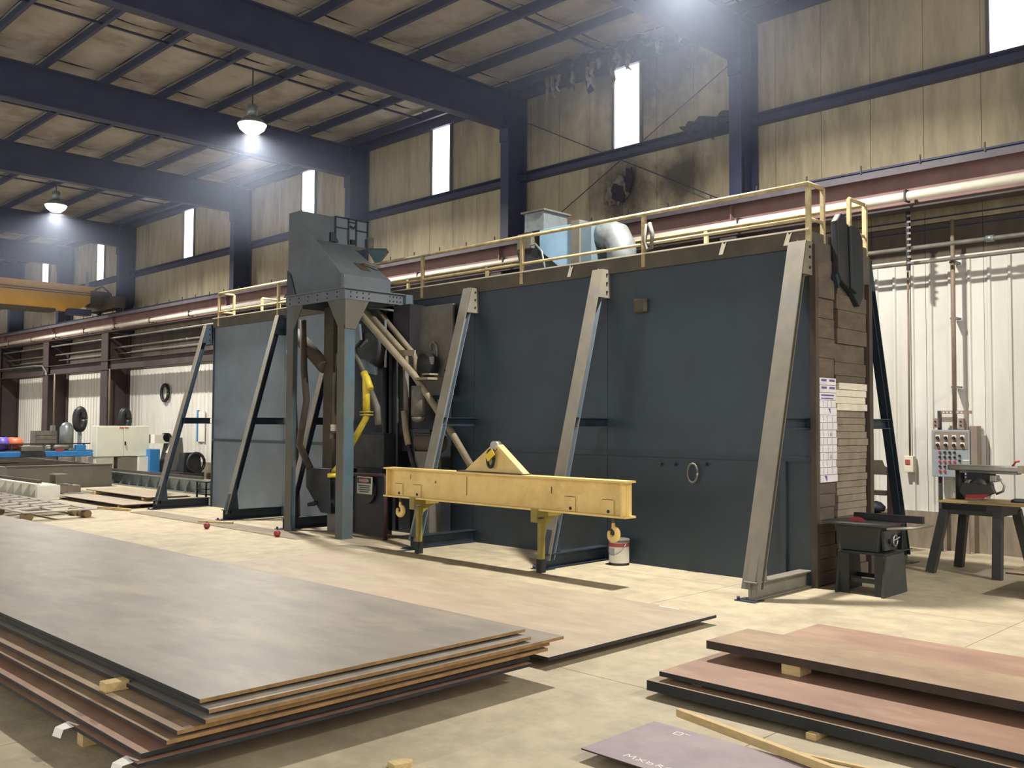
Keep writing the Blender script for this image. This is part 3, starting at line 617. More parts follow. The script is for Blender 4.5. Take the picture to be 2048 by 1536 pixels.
# upright grey door panel on the booth front
MB().box(-13.1, -12.12, 10.78, 10.82, 2.48, 4.06).build('door_panel', M_machgrey, mc)
MB().tube(tp([(862, 700), (860, 690), (866, 684), (873, 690), (874, 714)], 10.74), .016, 8).build('hose_loop', M_pipe, mc)
c = at(855, 730, Y=10.6); MB().lathe([(.05, -.12), (.2, -.1), (.22, 0), (.2, .1), (.05, .12)], c, 9, 'y', smooth=False).build('blower', M_black, mc)
MB().tube(tp([(838, 772), (837, 832)], 10.35), [.13, .13], 16).build('air_receiver', M_machgrey, mc); c = at(837, 836, Y=10.35); MB().lathe([(.13, .02), (.1, -.05), (.03, -.08)], c, 14).build('receiver_end', M_machgrey, mc)
c = at(852, 755, Y=10.3); MB().box(c.x-.22, c.x+.16, 10.2, 10.5, c.z-.04, c.z).build('shelf_plate', M_dustpipe, mc); MB().box(c.x-.05, c.x+.15, 10.25, 10.45, c.z+.04, c.z+.07).build('shelf_plate', M_dustpipe, mc)
# motor with fins
mo = at(862, 883, Y=10.5); mm = MB().lathe([(.16, -.28), (.19, -.24), (.19, .22), (.12, .3)], mo, 20, 'x').build('motor', M_brownst, mc)
for k in range(9):
    a = math.radians(20+k*17.5); 
    MB().bar(mo+V(-.22, -.2*math.cos(a-math.pi/2+.6), .2*math.sin(a)), mo+V(.2, -.2*math.cos(a-math.pi/2+.6), .2*math.sin(a)), .012, .03).build('fin', M_darkmach, mm)
MB().box(mo.x-.42, mo.x-.26, 10.35, 10.7, mo.z-.28, mo.z+.22).build('gearbox', M_darkmach, mm, .03)
MB().box(mo.x-.25, mo.x+.15, 10.35, 10.6, 0, mo.z-.17).build('motor_stand', M_machgrey, mc)
MB().tube(tp([(890, 740), (905, 755), (912, 770), (900, 785)], 10.7), .02, 6).build('cable', M_hose, mc)
# red guard frame with sign
gd = thing('guard_frame', 'maroon tube guard frame with a red danger sign beside the blue hopper leg', 'guard', (-13.6, 9.98, 0))
MB().tube([(-13.92, 9.98, 0), (-13.92, 9.98, 1.0), (-13.9, 9.98, 1.05), (-13.85, 9.98, 1.08), (-12.95, 9.98, 1.1), (-12.9, 9.98, 1.06), (-12.9, 9.98, 0)], .035, 8).build('tube_frame', M_maroon, gd)
MB().box(-13.86, -12.95, 10.02, 10.05, .05, 1.06).build('mesh_panel', M_black, gd)
MB().lathe([(.24, 0), (.24, .05), (.2, .06)], (-13.42, 9.95, .83), 22, 'y').build('round_cover', M_darkmach, gd)
sg = MB().box(-13.62, -13.2, 9.91, 9.925, .76, 1.06).build('danger_sign', M_signwhite, gd)
MB().box(-13.6, -13.22, 9.9, 9.911, .945, 1.04).build('sign_header', M_text, sg); MB().prism([(-13.41+.15*math.cos(a), .993+.036*math.sin(a)) for a in [k*math.pi/10 for k in range(20)]], 'y', 9.895, 9.901).build('sign_oval', M_signred, sg)
def text(s, size, loc, rot, m, parent, name='lettering', ext=.001):
    cu = bpy.data.curves.new(name, 'FONT'); cu.body = s; cu.size = size; cu.extrude = ext; cu.align_x = 'CENTER'; cu.align_y = 'CENTER'
    tmp = bpy.data.objects.new(name, cu); COL.objects.link(tmp)
    dg = bpy.context.evaluated_depsgraph_get(); me = bpy.data.meshes.new_from_object(tmp.evaluated_get(dg)); COL.objects.unlink(tmp); bpy.data.objects.remove(tmp)
    me.materials.clear(); me.materials.append(m); o = bpy.data.objects.new(name, me); COL.objects.link(o)
    o.parent = parent; o.location = Vector(loc)-wloc(parent); o.rotation_euler = rot; return o
FR = (math.pi/2, 0, 0)
text('DANGER', .07, (-13.41, 9.893, .993), FR, M_signwhite, sg)
for k, (w) in enumerate((.34, .3, .33, .26)): MB().box(-13.41-w/2, -13.41+w/2, 9.906, 9.911, .905-.035*k-.008, .905-.035*k+.008).build('text_line', M_text, sg)
# ================================================================== YELLOW SPREADER BEAM AND STANDS
YB = 9.36
sb = thing('spreader_beam', 'long yellow lifting beam with two hooks resting in front of the booth', 'lifting beam', (-9.6, YB, .84))
MB().box(-11.97, -7.25, YB-.015, YB+.015, .86, 1.27).build('web', M_yel, sb)
MB().box(-12.02, -7.2, YB-.11, YB+.11, 1.27, 1.295).build('top_flange', M_yel, sb); MB().box(-12.02, -7.2, YB-.11, YB+.11, .835, .86).build('bottom_flange', M_yel, sb)
for x in (-11.95, -7.27): MB().box(x-.012, x+.012, YB-.1, YB+.1, .86, 1.27).build('end_plate', M_yel, sb)
MB().box(-10.3, -8.98, YB-.1, YB+.1, 1.295, 1.312).build('lug_base', M_brownst, sb)
lug = MB().prism([(-10.2, 1.312), (-9.02, 1.312), (-9.52, 1.68), (-9.66, 1.68)], 'y', YB-.025, YB+.025).build('lifting_lug', M_yel, sb)
MB().prism([(-9.02, 1.312), (-8.98, 1.312), (-9.5, 1.7), (-9.54, 1.68)], 'y', YB-.06, YB+.06).build('lug_edge_plate', M_yel, lug)
MB().lathe([(.07, -.05), (.07, .05)], (-9.58, YB, 1.68), 14, 'y').build('lug_pin_boss', M_alu, lug)
def oval(cx, cz, rx, rz, y, n=20): return [V(cx+rx*math.cos(2*math.pi*k/n), y, cz+rz*math.sin(2*math.pi*k/n)) for k in range(n+1)]
MB().tube(oval(-9.62, 1.5, .065, .12, YB-.07), .022, 8).build('shackle_link', M_darkmach, lug)
tg = MB().box(-9.07, -8.93, 0, .004, -.07, .07); tg = MB(); tg.bar(V(-9.67, YB-.1, 1.5), V(-9.53, YB-.1, 1.6), .006, .1, up=(-.6, 0, .8)); tg.build('yellow_tag', M_tagy, lug)
def hook(x):
    h = MB().tube([V(x, YB, .84), V(x, YB, .74)], .02, 8).build('hook', M_brownst, sb)
    pts = []; rad = []
    for k in range(15):
        a = math.radians(85-k*20.5); pts.append(V(x+.068*math.cos(a), YB, .63+.072*math.sin(a))); rad.append(.03+.014*math.sin(math.pi*k/14) if k < 12 else .034-.005*(k-11))
    MB().tube([V(x, YB, .76)]+pts, [.02]+rad, 8).build('hook_bowl', M_yel, h)
    MB().bar(V(x+.06, YB, .72), V(x-.05, YB, .6), .012, .02).build('safety_latch', M_brownst, h)
    return h
hook(-11.72); hook(-7.47)
for x in (-11.72, -11.28, -8.16, -7.53):   # welded hook pads
    pd = MB().box(x-.1, x+.1, YB-.026, YB-.015, .862, 1.05).build('hook_pad', M_yel, sb); MB().box(x-.1, x+.08, YB-.028, YB-.026, 1.045, 1.052).build('weld_line', M_brownst, pd); MB().box(x+.09, x+.094, YB-.028, YB-.026, .87, 1.04).build('weld_line', M_brownst, pd)
    MB().lathe([(.022, 0), (.022, -.006)], (x, YB-.026, .9), 10, 'y').build('pin_hole', M_text, pd)
text('1', .1, (-11.45, YB-.018, 1.16), FR, M_text, sb); text('A', .07, (-10.86, YB-.018, 1.11), FR, M_text, sb); text('1', .13, (-8.5, YB-.018, 1.11), FR, M_text, sb)
MB().box(-10.17, -10.16, YB-.018, YB-.015, .95, 1.22).build('scribe_line', M_brownst, sb)
for i, (x, lab) in enumerate(((-11.27, 'yellow beam stand bracket under the hook end nearest the hopper'), (-8.71, 'yellow beam stand bracket under the middle right of the spreader beam'))):
    o = thing('beam_stand', lab, 'stand', (x, YB, 0), 'spreader beam stands')
    MB().box(x-.032, x+.032, YB-.03, YB+.05, .18, .72).build('post', M_yeld, o)
    MB().box(x-.055, x+.055, YB-.14, YB-.122, .68, .86).build('front_stop', M_yeld, o)
    MB().box(x-.045, x+.045, YB-.122, YB+.36, .75, .833).build('saddle_arm', M_yeld, o)
    MB().box(x-.04, x+.04, YB-.04, YB+.06, 0, .18).build('foot', M_black, o)
    MB().prism([(YB+.05, .75), (YB+.3, .75), (YB+.05, .6)], 'x', x-.01, x+.01).build('knee', M_yeld, o)
# ================================================================== BUCKET
bk = thing('paint_pail', 'dirty white metal pail with a red band on the floor under the beam hook', 'bucket', (-8.45, 10.72, 0))
MB().lathe([(.142, .0), (.145, .03), (.145, .33), (.15, .335), (.15, .35), (.14, .352)], (-8.45, 10.72, 0), 24).build('pail_body', M_white, bk)
MB().lathe([(.1465, .26), (.1465, .315)], (-8.45, 10.72, 0), 24, caps=False).build('red_band', M_signred, bk)
MB().lathe([(.1465, .0), (.1465, .035)], (-8.45, 10.72, 0), 24, caps=False).build('base_rim', M_purpleb if False else M_black, bk)
MB().lathe([(.152, .325), (.152, .365), (.13, .37)], (-8.45, 10.72, 0), 24).build('lid', M_machgrey, bk)
MB().tube([V(-8.45+.15*math.cos(a), 10.72-.03-.12*math.sin(a), .31-.16*math.sin(a)) for a in [k*math.pi/10 for k in range(11)]], .005, 6).build('wire_handle', M_galv, bk)
MB().box(-8.5, -8.42, 10.572, 10.578, .14, .24).build('label_patch', M_greyprint, bk)
# ================================================================== STEEL PLATES, FRONT LEFT STACK
def plate(name, label, x0, x1, y0, y1, z1, th, mt, me, group=None, side=None):
    o = MB().box(x0, x1, y0, y1, z1-th, z1).build(name, mt, None, origin=((x0+x1)/2, (y0+y1)/2, z1-th)); tag(o, label, 'steel plate', group)
    o.data.materials.append(me)
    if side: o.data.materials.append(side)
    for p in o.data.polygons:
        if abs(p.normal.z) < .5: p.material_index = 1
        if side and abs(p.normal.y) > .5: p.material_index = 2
    return o
G = 'steel plates stacked front left'
stack = [(-5.09, 2.63, 5.30, .42, M_mill, M_rust, 'grey steel plate on top of the front left stack'), (-5.0, 2.64, 5.27, .38, M_mill, M_rust, 'second plate from the top of the front left stack, rusty edge'),
         (-4.96, 2.60, 5.60, .34, M_mill, M_rust, 'third plate from the top of the front left stack, with far right corner sticking out'), (-5.01, 2.46, 5.49, .30, M_milld, M_rust, 'fourth plate from the top of the front left stack, rusty brown strip showing'),
         (-5.01, 2.40, 5.47, .26, M_milld, M_rust, 'fifth plate from the top of the front left stack, orange rusty edge'), (-5.08, 2.29, 5.34, .20, M_millr, M_edge, 'second plate from the bottom of the front left stack, reddish strip and dark edge'),
         (-5.05, 2.26, 5.34, .16, M_millr, M_edge, 'bottom plate of the front left stack, with two paper tags')]
for (x1, y0, y1, z, mt, me, lab) in stack: plate('steel_plate', lab, -17.2, x1, y0, y1, z, .022, mt, me, G, M_edge if z > .32 or z < .22 else M_edgeb)  # upper plates: long sides darkened, their shade put into the edge colour
zs = [s[3] for s in stack]
for k in range(len(zs)):       # timber spacers
    zt = zs[k]-.022; zb = zs[k+1] if k+1 < len(zs) else 0
    for j, x in enumerate((-6.05, -9.0, -12.5, -16.0)):
        if zt-zb < .002: continue
        ya, yb = (stack[k][1]+.08, stack[k][2]-.1)
        o = MB().box(x-.045, x+.045, ya, yb, zb, zt).build('timber_spacer', M_wood, None, origin=(x, (ya+yb)/2, zb))
        w = ('nearest', 'second', 'third', 'farthest')[j]
        lv = ('under the top plate', 'under the second plate', 'under the third plate', 'under the fourth plate', 'under the fifth plate', 'under the sixth plate', 'on the floor under the bottom plate')[k]
        tag(o, '%s timber spacer strip %s of the front left stack' % (w, lv), 'timber', 'timber spacers in the front left stack')
blk = tag(MB().box(-6.1, -6.0, 2.47, 2.62, .301, .36).build('wood_block', M_wood, None, .004, origin=(-6.05, 2.54, .301)), 'small pale wood block poking out of the front left plate stack', 'wood block')
for (x, lab, a) in ((-6.0, 'white paper tag hanging off the bottom plate further from its corner', .2), (-5.16, 'white paper tag stuck at the near corner of the bottom plate', -.3)):
    o = MB().add([(x-.06, 2.27, .162), (x+.06, 2.29, .162), (x+.05, 2.2, .15), (x-.05, 2.19, .145), (x-.04, 2.17, .1), (x+.06, 2.18, .105)], [(0, 1, 2, 3), (3, 2, 5, 4)]).build('paper_tag', M_chalk, None, origin=(x, 2.23, .13))
    o.modifiers.new('t', 'SOLIDIFY').thickness = .003; tag(o, lab, 'tag')
# plate behind
plate('steel_plate', 'large brownish plate lying low between the front left stack and the booth', -11.8, -5.26, 5.75, 8.24, .096, .03, M_millp, M_edge, 'loose steel plates')
for x in (-5.9, -8.5, -11): tag(MB().box(x-.05, x+.05, 5.95, 8.05, 0, .066).build('timber_spacer', M_woodg, None, origin=(x, 7, 0)), ('near' if x > -7 else 'middle' if x > -10 else 'far')+' timber bearer under the large brownish plate', 'timber', 'bearers under the brownish plate')
tag(MB().box(-5.92, -5.68, 8.18, 8.2, .0965, .1).build('paper_strip', M_chalk, None, origin=(-5.8, 8.19, .0965)), 'thin white strip on the far edge of the brownish plate', 'paper')
# right stack
plate('steel_plate', 'thick brown plate on top of the right stack', -4.14, 2.5, 6.34, 6.95, .325, .062, M_milld, M_edgeb, 'steel plates stacked right')
plate('steel_plate', 'reddish plate beside the thick brown plate on the right stack', -3.83, 2.5, 6.96, 7.56, .322, .05, M_millr, M_edgeb, 'steel plates stacked right')
plate('steel_plate', 'pinkish plate with dark edge, below the thick brown plate', -4.18, 2.4, 5.78, 7.5, .182, .035, M_millr, M_edge, 'steel plates stacked right')
plate('steel_plate', 'third plate down of the right stack, dark edge just left of the pinkish plate', -4.25, 2.45, 5.72, 7.4, .116, .036, M_milld, M_edge, 'steel plates stacked right')
plate('steel_plate', 'bottom plate of the right stack, dark edge nearest the floor', -4.25, 2.45, 5.72, 7.4, .079, .036, M_milld, M_edge, 'steel plates stacked right')
for x in (-3.9, -.8): tag(MB().box(x-.04, x+.04, 5.85, 7.3, .116, .147).build('timber_spacer', M_woodg, None, origin=(x, 6.5, .116)), ('left' if x < -2 else 'right')+' thin spacer strip under the pinkish plate', 'timber')
for x, y, lab in ((-3.44, 6.45, 'squared pale wood block between the thick brown plate and the pinkish plate'), (-.5, 6.6, 'wood block under the right end of the thick brown plate'), (-3.4, 7.3, 'wood block under the far side of the reddish plate')):
    tag(MB().box(x-.075, x+.075, y-.09, y+.09, .182, .263 if y < 7 else .272).build('wood_block', M_wood, None, .008, origin=(x, y, .182)), lab, 'wood block')
for x, lab in ((-2.93, 'little pale wood block on the floor under the bottom plate edge'), (.5, 'wood block on the floor under the right end of the bottom plate')):
    tag(MB().box(x-.035, x+.035, 5.67, 7.35, 0, .043).build('wood_block', M_wood, None, .005, origin=(x, 6.5, 0)), lab, 'wood block')
# front violet plate
vp = plate('steel_plate', 'violet-grey plate with white chalk writing at the bottom edge of the photo', -3.73, -1.0, 4.37, 5.1, .066, .009, M_millv, M_edgeb, 'loose steel plates')
for x in (-3.3, -1.4): tag(MB().box(x-.05, x+.05, 4.45, 5.0, 0, .057).build('timber_spacer', M_woodg, None, origin=(x, 4.7, 0)), ('left' if x < -2 else 'right')+' bearer under the violet-grey plate', 'timber')
# chalk scrawl
def scrawl(pts, z, parent, w=.006):
    mb = MB()
    for a, b in zip(pts[:-1], pts[1:]): mb.bar(V(a[0], a[1], z), V(b[0], b[1], z), w, .001)
    return mb.build('chalk_writing', M_chalk, parent)
def chalk(text_strokes, x0, y0, sx, sy, parent, z):
    for s_ in text_strokes: scrawl([(x0+a*sx, y0+b*sy) for a, b in s_], z, parent)
GL = [[(0, 0), (.1, 1), (.35, .3), (.6, 1), (.7, 0)], [(.9, 0), (1.4, .8)], [(.9, .8), (1.4, 0)], [(1.6, .8), (1.65, 0), (2.0, 0), (2.0, .45), (1.6, .5)], [(2.3, 0), (2.35, .8), (2.7, .6), (2.35, .4), (2.75, 0)], [(2.9, .4), (3.1, .75), (3.35, .4), (3.1, 0), (2.9, .4)], [(3.5, .8), (3.55, .1), (3.8, 0), (3.95, .8)], [(4.1, 0), (4.15, .8)], [(4.6, 0), (4.6, .8)], [(4.1, .4), (4.6, .4)]]
chalk(GL, -3.47, 4.44, .1, .05, vp, .0668)
chalk([[(0, 0), (0, 1), (1, 1), (1, 0), (0, 0)], [(1.2, 1), (2, .9)]], -3.5, 4.98, .05, .05, vp, .0668)
o = MB().bar(V(-3.68, 5.3, .092), V(-2.3, 4.99, .096), .042, .05).build('pine_batten', M_wood, None, .003, origin=(-3, 5.15, .07)); tag(o, 'long square pine batten lying across the edge of the violet-grey plate', 'timber')
o = MB().bar(V(-2.88, 5.37, .008), V(-1.9, 5.5, .008), .03, .014).build('wood_lath', M_wood, None, origin=(-2.4, 5.43, 0)); tag(o, 'thin pale lath on the floor beside the pine batten', 'timber')
o = MB().prism([(-4.44, 3.47), (-4.36, 3.46), (-4.33, 3.56), (-4.37, 3.6), (-4.42, 3.57)], 'z', 0, .03).build('wood_scrap', M_wood, None, origin=(-4.4, 3.52, 0)); tag(o, 'small splintered wood scrap on the floor at the bottom edge', 'wood scrap')
# raised panel at the far right edge
plate('steel_plate', 'thin beige plate raised off the floor at the right edge beside the radial arm saw', -3.72, -1.5, 11.95, 13.3, .3, .02, M_milld, M_edgeb, 'loose steel plates')
for x, lab in ((-3.2, 'left'), (-2.0, 'right')): tag(MB().box(x-.06, x+.06, 12.2, 13.2, 0, .28).build('timber_bearer', M_woodg, None, origin=(x, 12.7, 0)), lab+' timber bearer under the raised beige plate', 'timber')
# ================================================================== FLOOR SHEET, BALLS UNDER THE BOOTH FRONT
plate('floor_sheet', 'thin pale sheet lying on the floor in front of the booth braces', -20.6, -14.0, 8.92, 9.42, .012, .008, M_boardl, M_wood, None)
for (x, y, lab) in ((-16.5, 8.6, 'dark red ball on the floor by the second brace'), (-14.55, 8.9, 'red ball on the floor beside the hopper leg')):
    o = thing('rubber_ball', lab, 'ball', (x, y, 0), 'red balls'); MB().lathe([(.001, 0)]+[(.06*math.sin(math.pi*k/8), .06-.06*math.cos(math.pi*k/8)) for k in range(1, 8)]+[(.001, .12)], (x, y, 0), 14).build('ball', M_ballred, o); MB().lathe([(.012, .115), (.01, .14)], (x, y, 0), 8).build('stem', M_black, o)
o = MB().bar(V(-17.6, 9.0, .025), V(-16.9, 9.35, .025), .05, .04).build('wood_stick', M_wood, None, origin=(-17.2, 9.2, 0)); tag(o, 'short wood stick by the foot of the second brace', 'timber')
# ================================================================== TABLE SAW
ts = thing('table_saw', 'dark cast table saw on a steel stand at the right end of the booth', 'table saw', (-5.1, 11.5, 0))
MB().box(-5.62, -4.85, 11.22, 11.84, .775, .8).build('table', M_sawgrey, ts, .004)
MB().prism([(-5.5, .775), (-4.92, .775), (-4.96, .48), (-5.4, .48)], 'y', 11.3, 11.78).build('cabinet', M_green, ts, .01)
MB().prism([(11.34, .72), (11.74, .72), (11.72, .5), (11.38, .5)], 'x', -4.935, -4.9).build('control_face', M_sawgrey, ts)
MB().box(-5.4, -4.85, 11.26, 11.8, .455, .48).build('stand_top', M_green, ts)
MB().prism([(11.26, .455), (11.5, .455), (11.55, 0), (11.2, 0)], 'x', -4.9, -4.86).build('leg_panel', M_sawgrey, ts) if False else None
MB().prism([(11.28, .455), (11.78, .455), (11.86, 0), (11.18, 0)], 'x', -4.87, -4.84).build('side_leg', M_sawgrey, ts)
MB().prism([(11.28, .455), (11.78, .455), (11.86, 0), (11.18, 0)], 'x', -5.43, -5.4).build('side_leg', M_green, ts)
for (x0, x1) in ((-5.4, -5.28), (-4.97, -4.87)):
    MB().prism([(x0, .455), (x1, .455), (x1+(.02 if x1 > -5 else .0), 0), (x0-(.0), 0)], 'y', 11.24, 11.26).build('corner_leg', M_green, ts)
for z in (.13,): MB().box(-5.4, -4.87, 11.28, 11.31, z, z+.05).build('stretcher', M_green, ts); MB().box(-5.4, -4.87, 11.72, 11.75, z, z+.05).build('stretcher', M_green, ts)
MB().box(-5.45, -4.6, 11.74, 11.8, .8, .88).build('rip_fence', M_black, ts, .006)
MB().tube([V(-4.85, 11.3, .76), V(-4.62, 11.5, .77), V(-4.55, 11.9, .78)], .018, 8).build('fence_rail', M_alu, ts)
MB().prism([(-5.3+.1*math.cos(a), .8+.05*math.sin(a)) for a in [k*math.pi/10 for k in range(11)]], 'y', 11.5, 11.51).build('blade_guard', M_redp, ts)
hw = MB().tube([V(-4.88, 11.62+.06*math.cos(a), .6+.06*math.sin(a)) for a in [k*math.pi/8 for k in range(17)]], .012, 6).build('handwheel', M_alu, ts); MB().bar(V(-4.9, 11.62, .6), V(-4.85, 11.68, .64), .012, .012).build('crank', M_alu, hw)
MB().lathe([(.03, 0), (.03, .03)], (-4.9, 11.5, .6), 10, 'x').build('knob', M_black, ts)
mtr = MB().lathe([(.08, -.12), (.1, -.1), (.1, .1), (.07, .13)], (-5.1, 11.95, .72), 14, 'x').build('motor', M_black, ts)
ts.location += V(.15, -.33, 0); ts.scale = (1, 1, 1.045)
# ================================================================== RADIAL ARM SAW
ra = thing('radial_arm_saw', 'grey radial arm saw with a plywood table on splayed legs against the white wall', 'radial arm saw', (-4.6, 13.8, 0))
tb = MB().box(-5.0, -3.75, 13.35, 14.25, .955, .98).build('table_top', M_wood, ra); MB().box(-4.6, -3.6, 13.3, 13.9, .98, .993).build('plywood_sheet', M_woodg, ra)
MB().box(-4.98, -4.2, 13.42, 14.18, .8, .955).build('base_frame', M_sawgrey, ra, .01)
MB().box(-4.96, -4.4, 13.415, 13.42, .86, .93).build('drawer_front', M_black, ra)
for (a, b) in (((-4.94, 13.44), (-5.07, 13.25)), ((-4.92, 14.12), (-5.0, 14.1)), ((-4.26, 13.44), (-4.22, 13.25)), ((-4.24, 14.12), (-4.12, 14.35))):
    MB().sec([(-.055, -.055), (.055, -.055), (.055, -.04), (-.04, -.04), (-.04, .055), (-.055, .055)], (b[0], b[1], 0), (a[0], a[1], .85), up=(0, 1, 0)).build('leg', M_sawgrey, ra)
MB().tube([(-4.88, 13.85, .95), (-4.88, 13.85, 1.38)], .06, 14).build('column', M_sawgrey, ra)
for k in range(6): MB().box(-4.83, -4.81, 13.8, 13.9, 1.02+k*.055, 1.04+k*.055).build('column_tooth', M_black, ra)
arm = MB().box(-5.02, -4.08, 13.76, 13.94, 1.38, 1.46).build('arm', M_alu, ra, .015); MB().box(-4.85, -4.12, 13.74, 13.96, 1.35, 1.38).build('arm_track', M_machgrey, arm); MB().box(-4.11, -4.05, 13.75, 13.95, 1.37, 1.47).build('arm_cap', M_panelbr, arm)
MB().tube([(-4.2, 13.85, 1.46), (-4.15, 13.82, 1.52), (-4.1, 13.8, 1.53)], .014, 6).build('lock_lever', M_redp, arm)
mo2 = MB().lathe([(.09, -.17), (.13, -.13), (.13, .12), (.09, .16)], (-4.6, 13.85, 1.16), 16, 'y').build('motor', M_sawgrey, ra); MB().box(-4.75, -4.45, 13.72, 13.98, 1.26, 1.36).build('yoke', M_darkmach, ra)
MB().prism([(-4.78, 1.22), (-4.4, 1.2), (-4.36, 1.1), (-4.5, 1.03), (-4.75, 1.02), (-4.82, 1.1)], 'y', 13.62, 13.72).build('blade_guard', M_sawgrey, ra, .01)
MB().prism([(-4.72, 1.06), (-4.42, 1.08), (-4.5, 1.015), (-4.72, 1.01)], 'y', 13.6, 13.62).build('guard_label', M_redp, ra)
MB().tube([(-4.38, 13.75, 1.3), (-4.32, 13.74, 1.28), (-4.27, 13.74, 1.2), (-4.29, 13.74, 1.12), (-4.38, 13.75, 1.08)], .016, 8).build('pull_handle', M_alu, ra)
MB().box(-4.45, -4.36, 13.7, 13.85, 1.24, 1.33).build('switch_housing', M_alu, ra, .01)
MB().lathe([(.1, 0), (.1, .03), (.06, .05)], (-4.05, 13.6, .993), 12).build('black_dish', M_black, ra)
# ================================================================== CONTROL PANEL
cp = thing('machine_control_station', 'grey machine control panel with knobs and red buttons on a stand against the white wall', 'control panel', (-5.6, 15.6, 0))
PX0, PX1, PY = -5.9, -5.32, 15.52
MB().box(PX0, PX1, PY, 15.68, 1.19, 1.935).build('enclosure', M_panelgrey, cp, .008)
up_ = MB().box(PX0+.04, PX1-.03, PY-.006, PY, 1.63, 1.9).build('knob_plate', M_panelbr, cp)
for r_ in range(2):
    for k in range(4):
        kx, kz = PX0+.1+.125*k, 1.82-.115*r_
        e = MB().box(kx-.032, kx+.032, PY-.01, PY-.006, kz-.02, kz+.035).build('dial_plate', M_white, up_); MB().lathe([(.026, 0), (.022, -.035)], (kx, PY-.01, kz-.01), 12, 'y').build('knob', M_black, up_)
for k in range(5):
    for r_ in range(5 if k < 2 else (3 if k < 4 else 2)):
        kx, kz = PX0+.13+.075*k, 1.58-.075*r_-(.05 if k == 4 else 0)
        MB().lathe([(.02, 0), (.018, -.025)], (kx, PY, kz), 10, 'y').build('push_button', M_redp if (r_ in (2, 4) or k == 0 and r_ == 0) else M_black, cp)
MB().box(PX1-.1, PX1-.01, PY-.004, PY, 1.45, 1.47).build('label_strip', M_white, cp); MB().box(PX0+.25, PX0+.3, PY-.004, PY, 1.625, 1.635).build('label_strip', M_white, cp)
for x in (PX0+.12, PX1-.05): MB().chan((x, 15.62, 0), (x, 15.62, 2.24), .05, .05, .006, up=(0, 1, 0)).build('stand_leg', M_panelbr if x > -5.5 else M_sawgrey, cp)
MB().box(PX0+.1, PX1, 15.6, 15.64, 2.19, 2.24).build('top_strut', M_panelbr, cp); MB().box(PX0+.12, PX0+.36, 15.62, 15.64, 2.06, 2.14).build('back_plate', M_panelbr, cp)
for k in range(7): MB().box(PX0+.15+.055*k, PX0+.175+.055*k, 15.597, 15.6, 2.205, 2.225).build('strut_slot', M_card, cp)
for x in (PX0+.06, PX1-.13): pbx = MB().box(x-.04, x+.04, 15.53, 15.6, 1.97, 2.12).build('pendant_box', M_panelbr, cp, .005); [MB().lathe([(.012, 0), (.012, -.015)], (x, 15.53, z), 8, 'y').build('pendant_button', M_black, pbx) for z in (2.01, 2.07)]
MB().box(PX1+.005, PX1+.1, 15.55, 15.75, 1.3, 2.0).build('side_box', M_panelbr, cp, .005)
# ================================================================== BROWN RACK BEHIND BOOTH
rk = thing('rack', 'brown ladder-like wooden rack between the booth end and the white wall', 'rack', (-6.4, 14.8, 0))
for x in (-6.75, -6.27): MB().box(x-.04, x+.04, 14.77, 14.83, 0, 1.34 if x > -6.5 else 1.45).build('upright', M_maroon, rk)
MB().prism([(-6.71, 1.45), (-6.4, 1.45), (-6.36, 1.36), (-6.3, 1.33), (-6.3, 1.22), (-6.71, 1.22)], 'y', 14.78, 14.82).build('top_rail', M_brownst, rk)
for z in (.9, .55, .2): MB().box(-6.71, -6.31, 14.7, 14.9, z, z+.07).build('shelf_slat', M_brownst, rk)
ob = MB().lathe([(.02, -.02), (.13, 0), (.15, .07), (.08, .14), (.02, .16)], (-6.5, 14.8, .64), 10).build('dark_bundle', M_black, None, origin=(-6.5, 14.8, .62)); tag(ob, 'black bundle resting on the brown rack behind the table saw', 'bundle')
# ================================================================== LEFT: PLASMA CUTTING TABLE
tk = thing('cutting_table_tank', 'low grey steel water tank of the cutting machine at far left', 'tank', (-30.8, 10, 0))
def tankwall(*a): MB().box(*a).build('tank_wall', M_tank, tk)
tankwall(-29.4, -29.3, 9.1, 12.1, 0, .66); tankwall(-40, -29.4, 12.0, 12.1, 0, .66); tankwall(-40, -29.4, 9.1, 9.2, 0, .66)
MB().box(-29.45, -29.25, 9.1, 12.1, .66, .69).build('rim', M_machgrey, tk); MB().box(-40, -29.45, 9.2, 12.0, .45, .5).build('slat_bed', M_brownst, tk)
for k in range(14): MB().box(-29.5-.7*k-.02, -29.5-.7*k, 9.25, 11.9, .5, .67).build('slat', M_brownst, tk)
def girder(name, label, x0, x1, y, h, w, m, ribs):
    o = thing(name, label, 'rail', (x1, y, 0)); MB().ibeam((x0, y, h/2), (x1, y, h/2), w, h, .03, .02).build('girder', m, o)
    x = x1-.1
    while x > x0 and ribs:
        for s_ in (-1, 1): MB().prism([(y, .03), (y+s_*w/2, .03), (y, h-.03)], 'x', x-.01, x+.01).build('rib', m, o)
        x -= .62
    MB().bar((x0, y, h+.04), (x1-.6, y, h+.04), .08, .08).build('rail_head', M_brownst, o); return o
girder('gantry_rail', 'grey ribbed floor rail of the cutting machine behind the first booth brace', -46, -23.9, 12.62, .4, .34, M_galv, True)
g2 = girder('gantry_rail', 'white ribbed floor rail of the cutting machine at the far left edge', -46, -25.3, 8.85, .38, .4, M_white, True)
MB().box(-25.35, -25.2, 8.55, 9.1, 0, .36).build('end_block', M_white, g2)
gt = thing('cutting_gantry', 'blue cutting machine gantry beam carrying motors and cables', 'gantry', (-31.8, 10.5, .8))
MB().box(-32.2, -31.75, 6, 12.46, .84, 1.03).build('beam', M_blue, gt, .02)
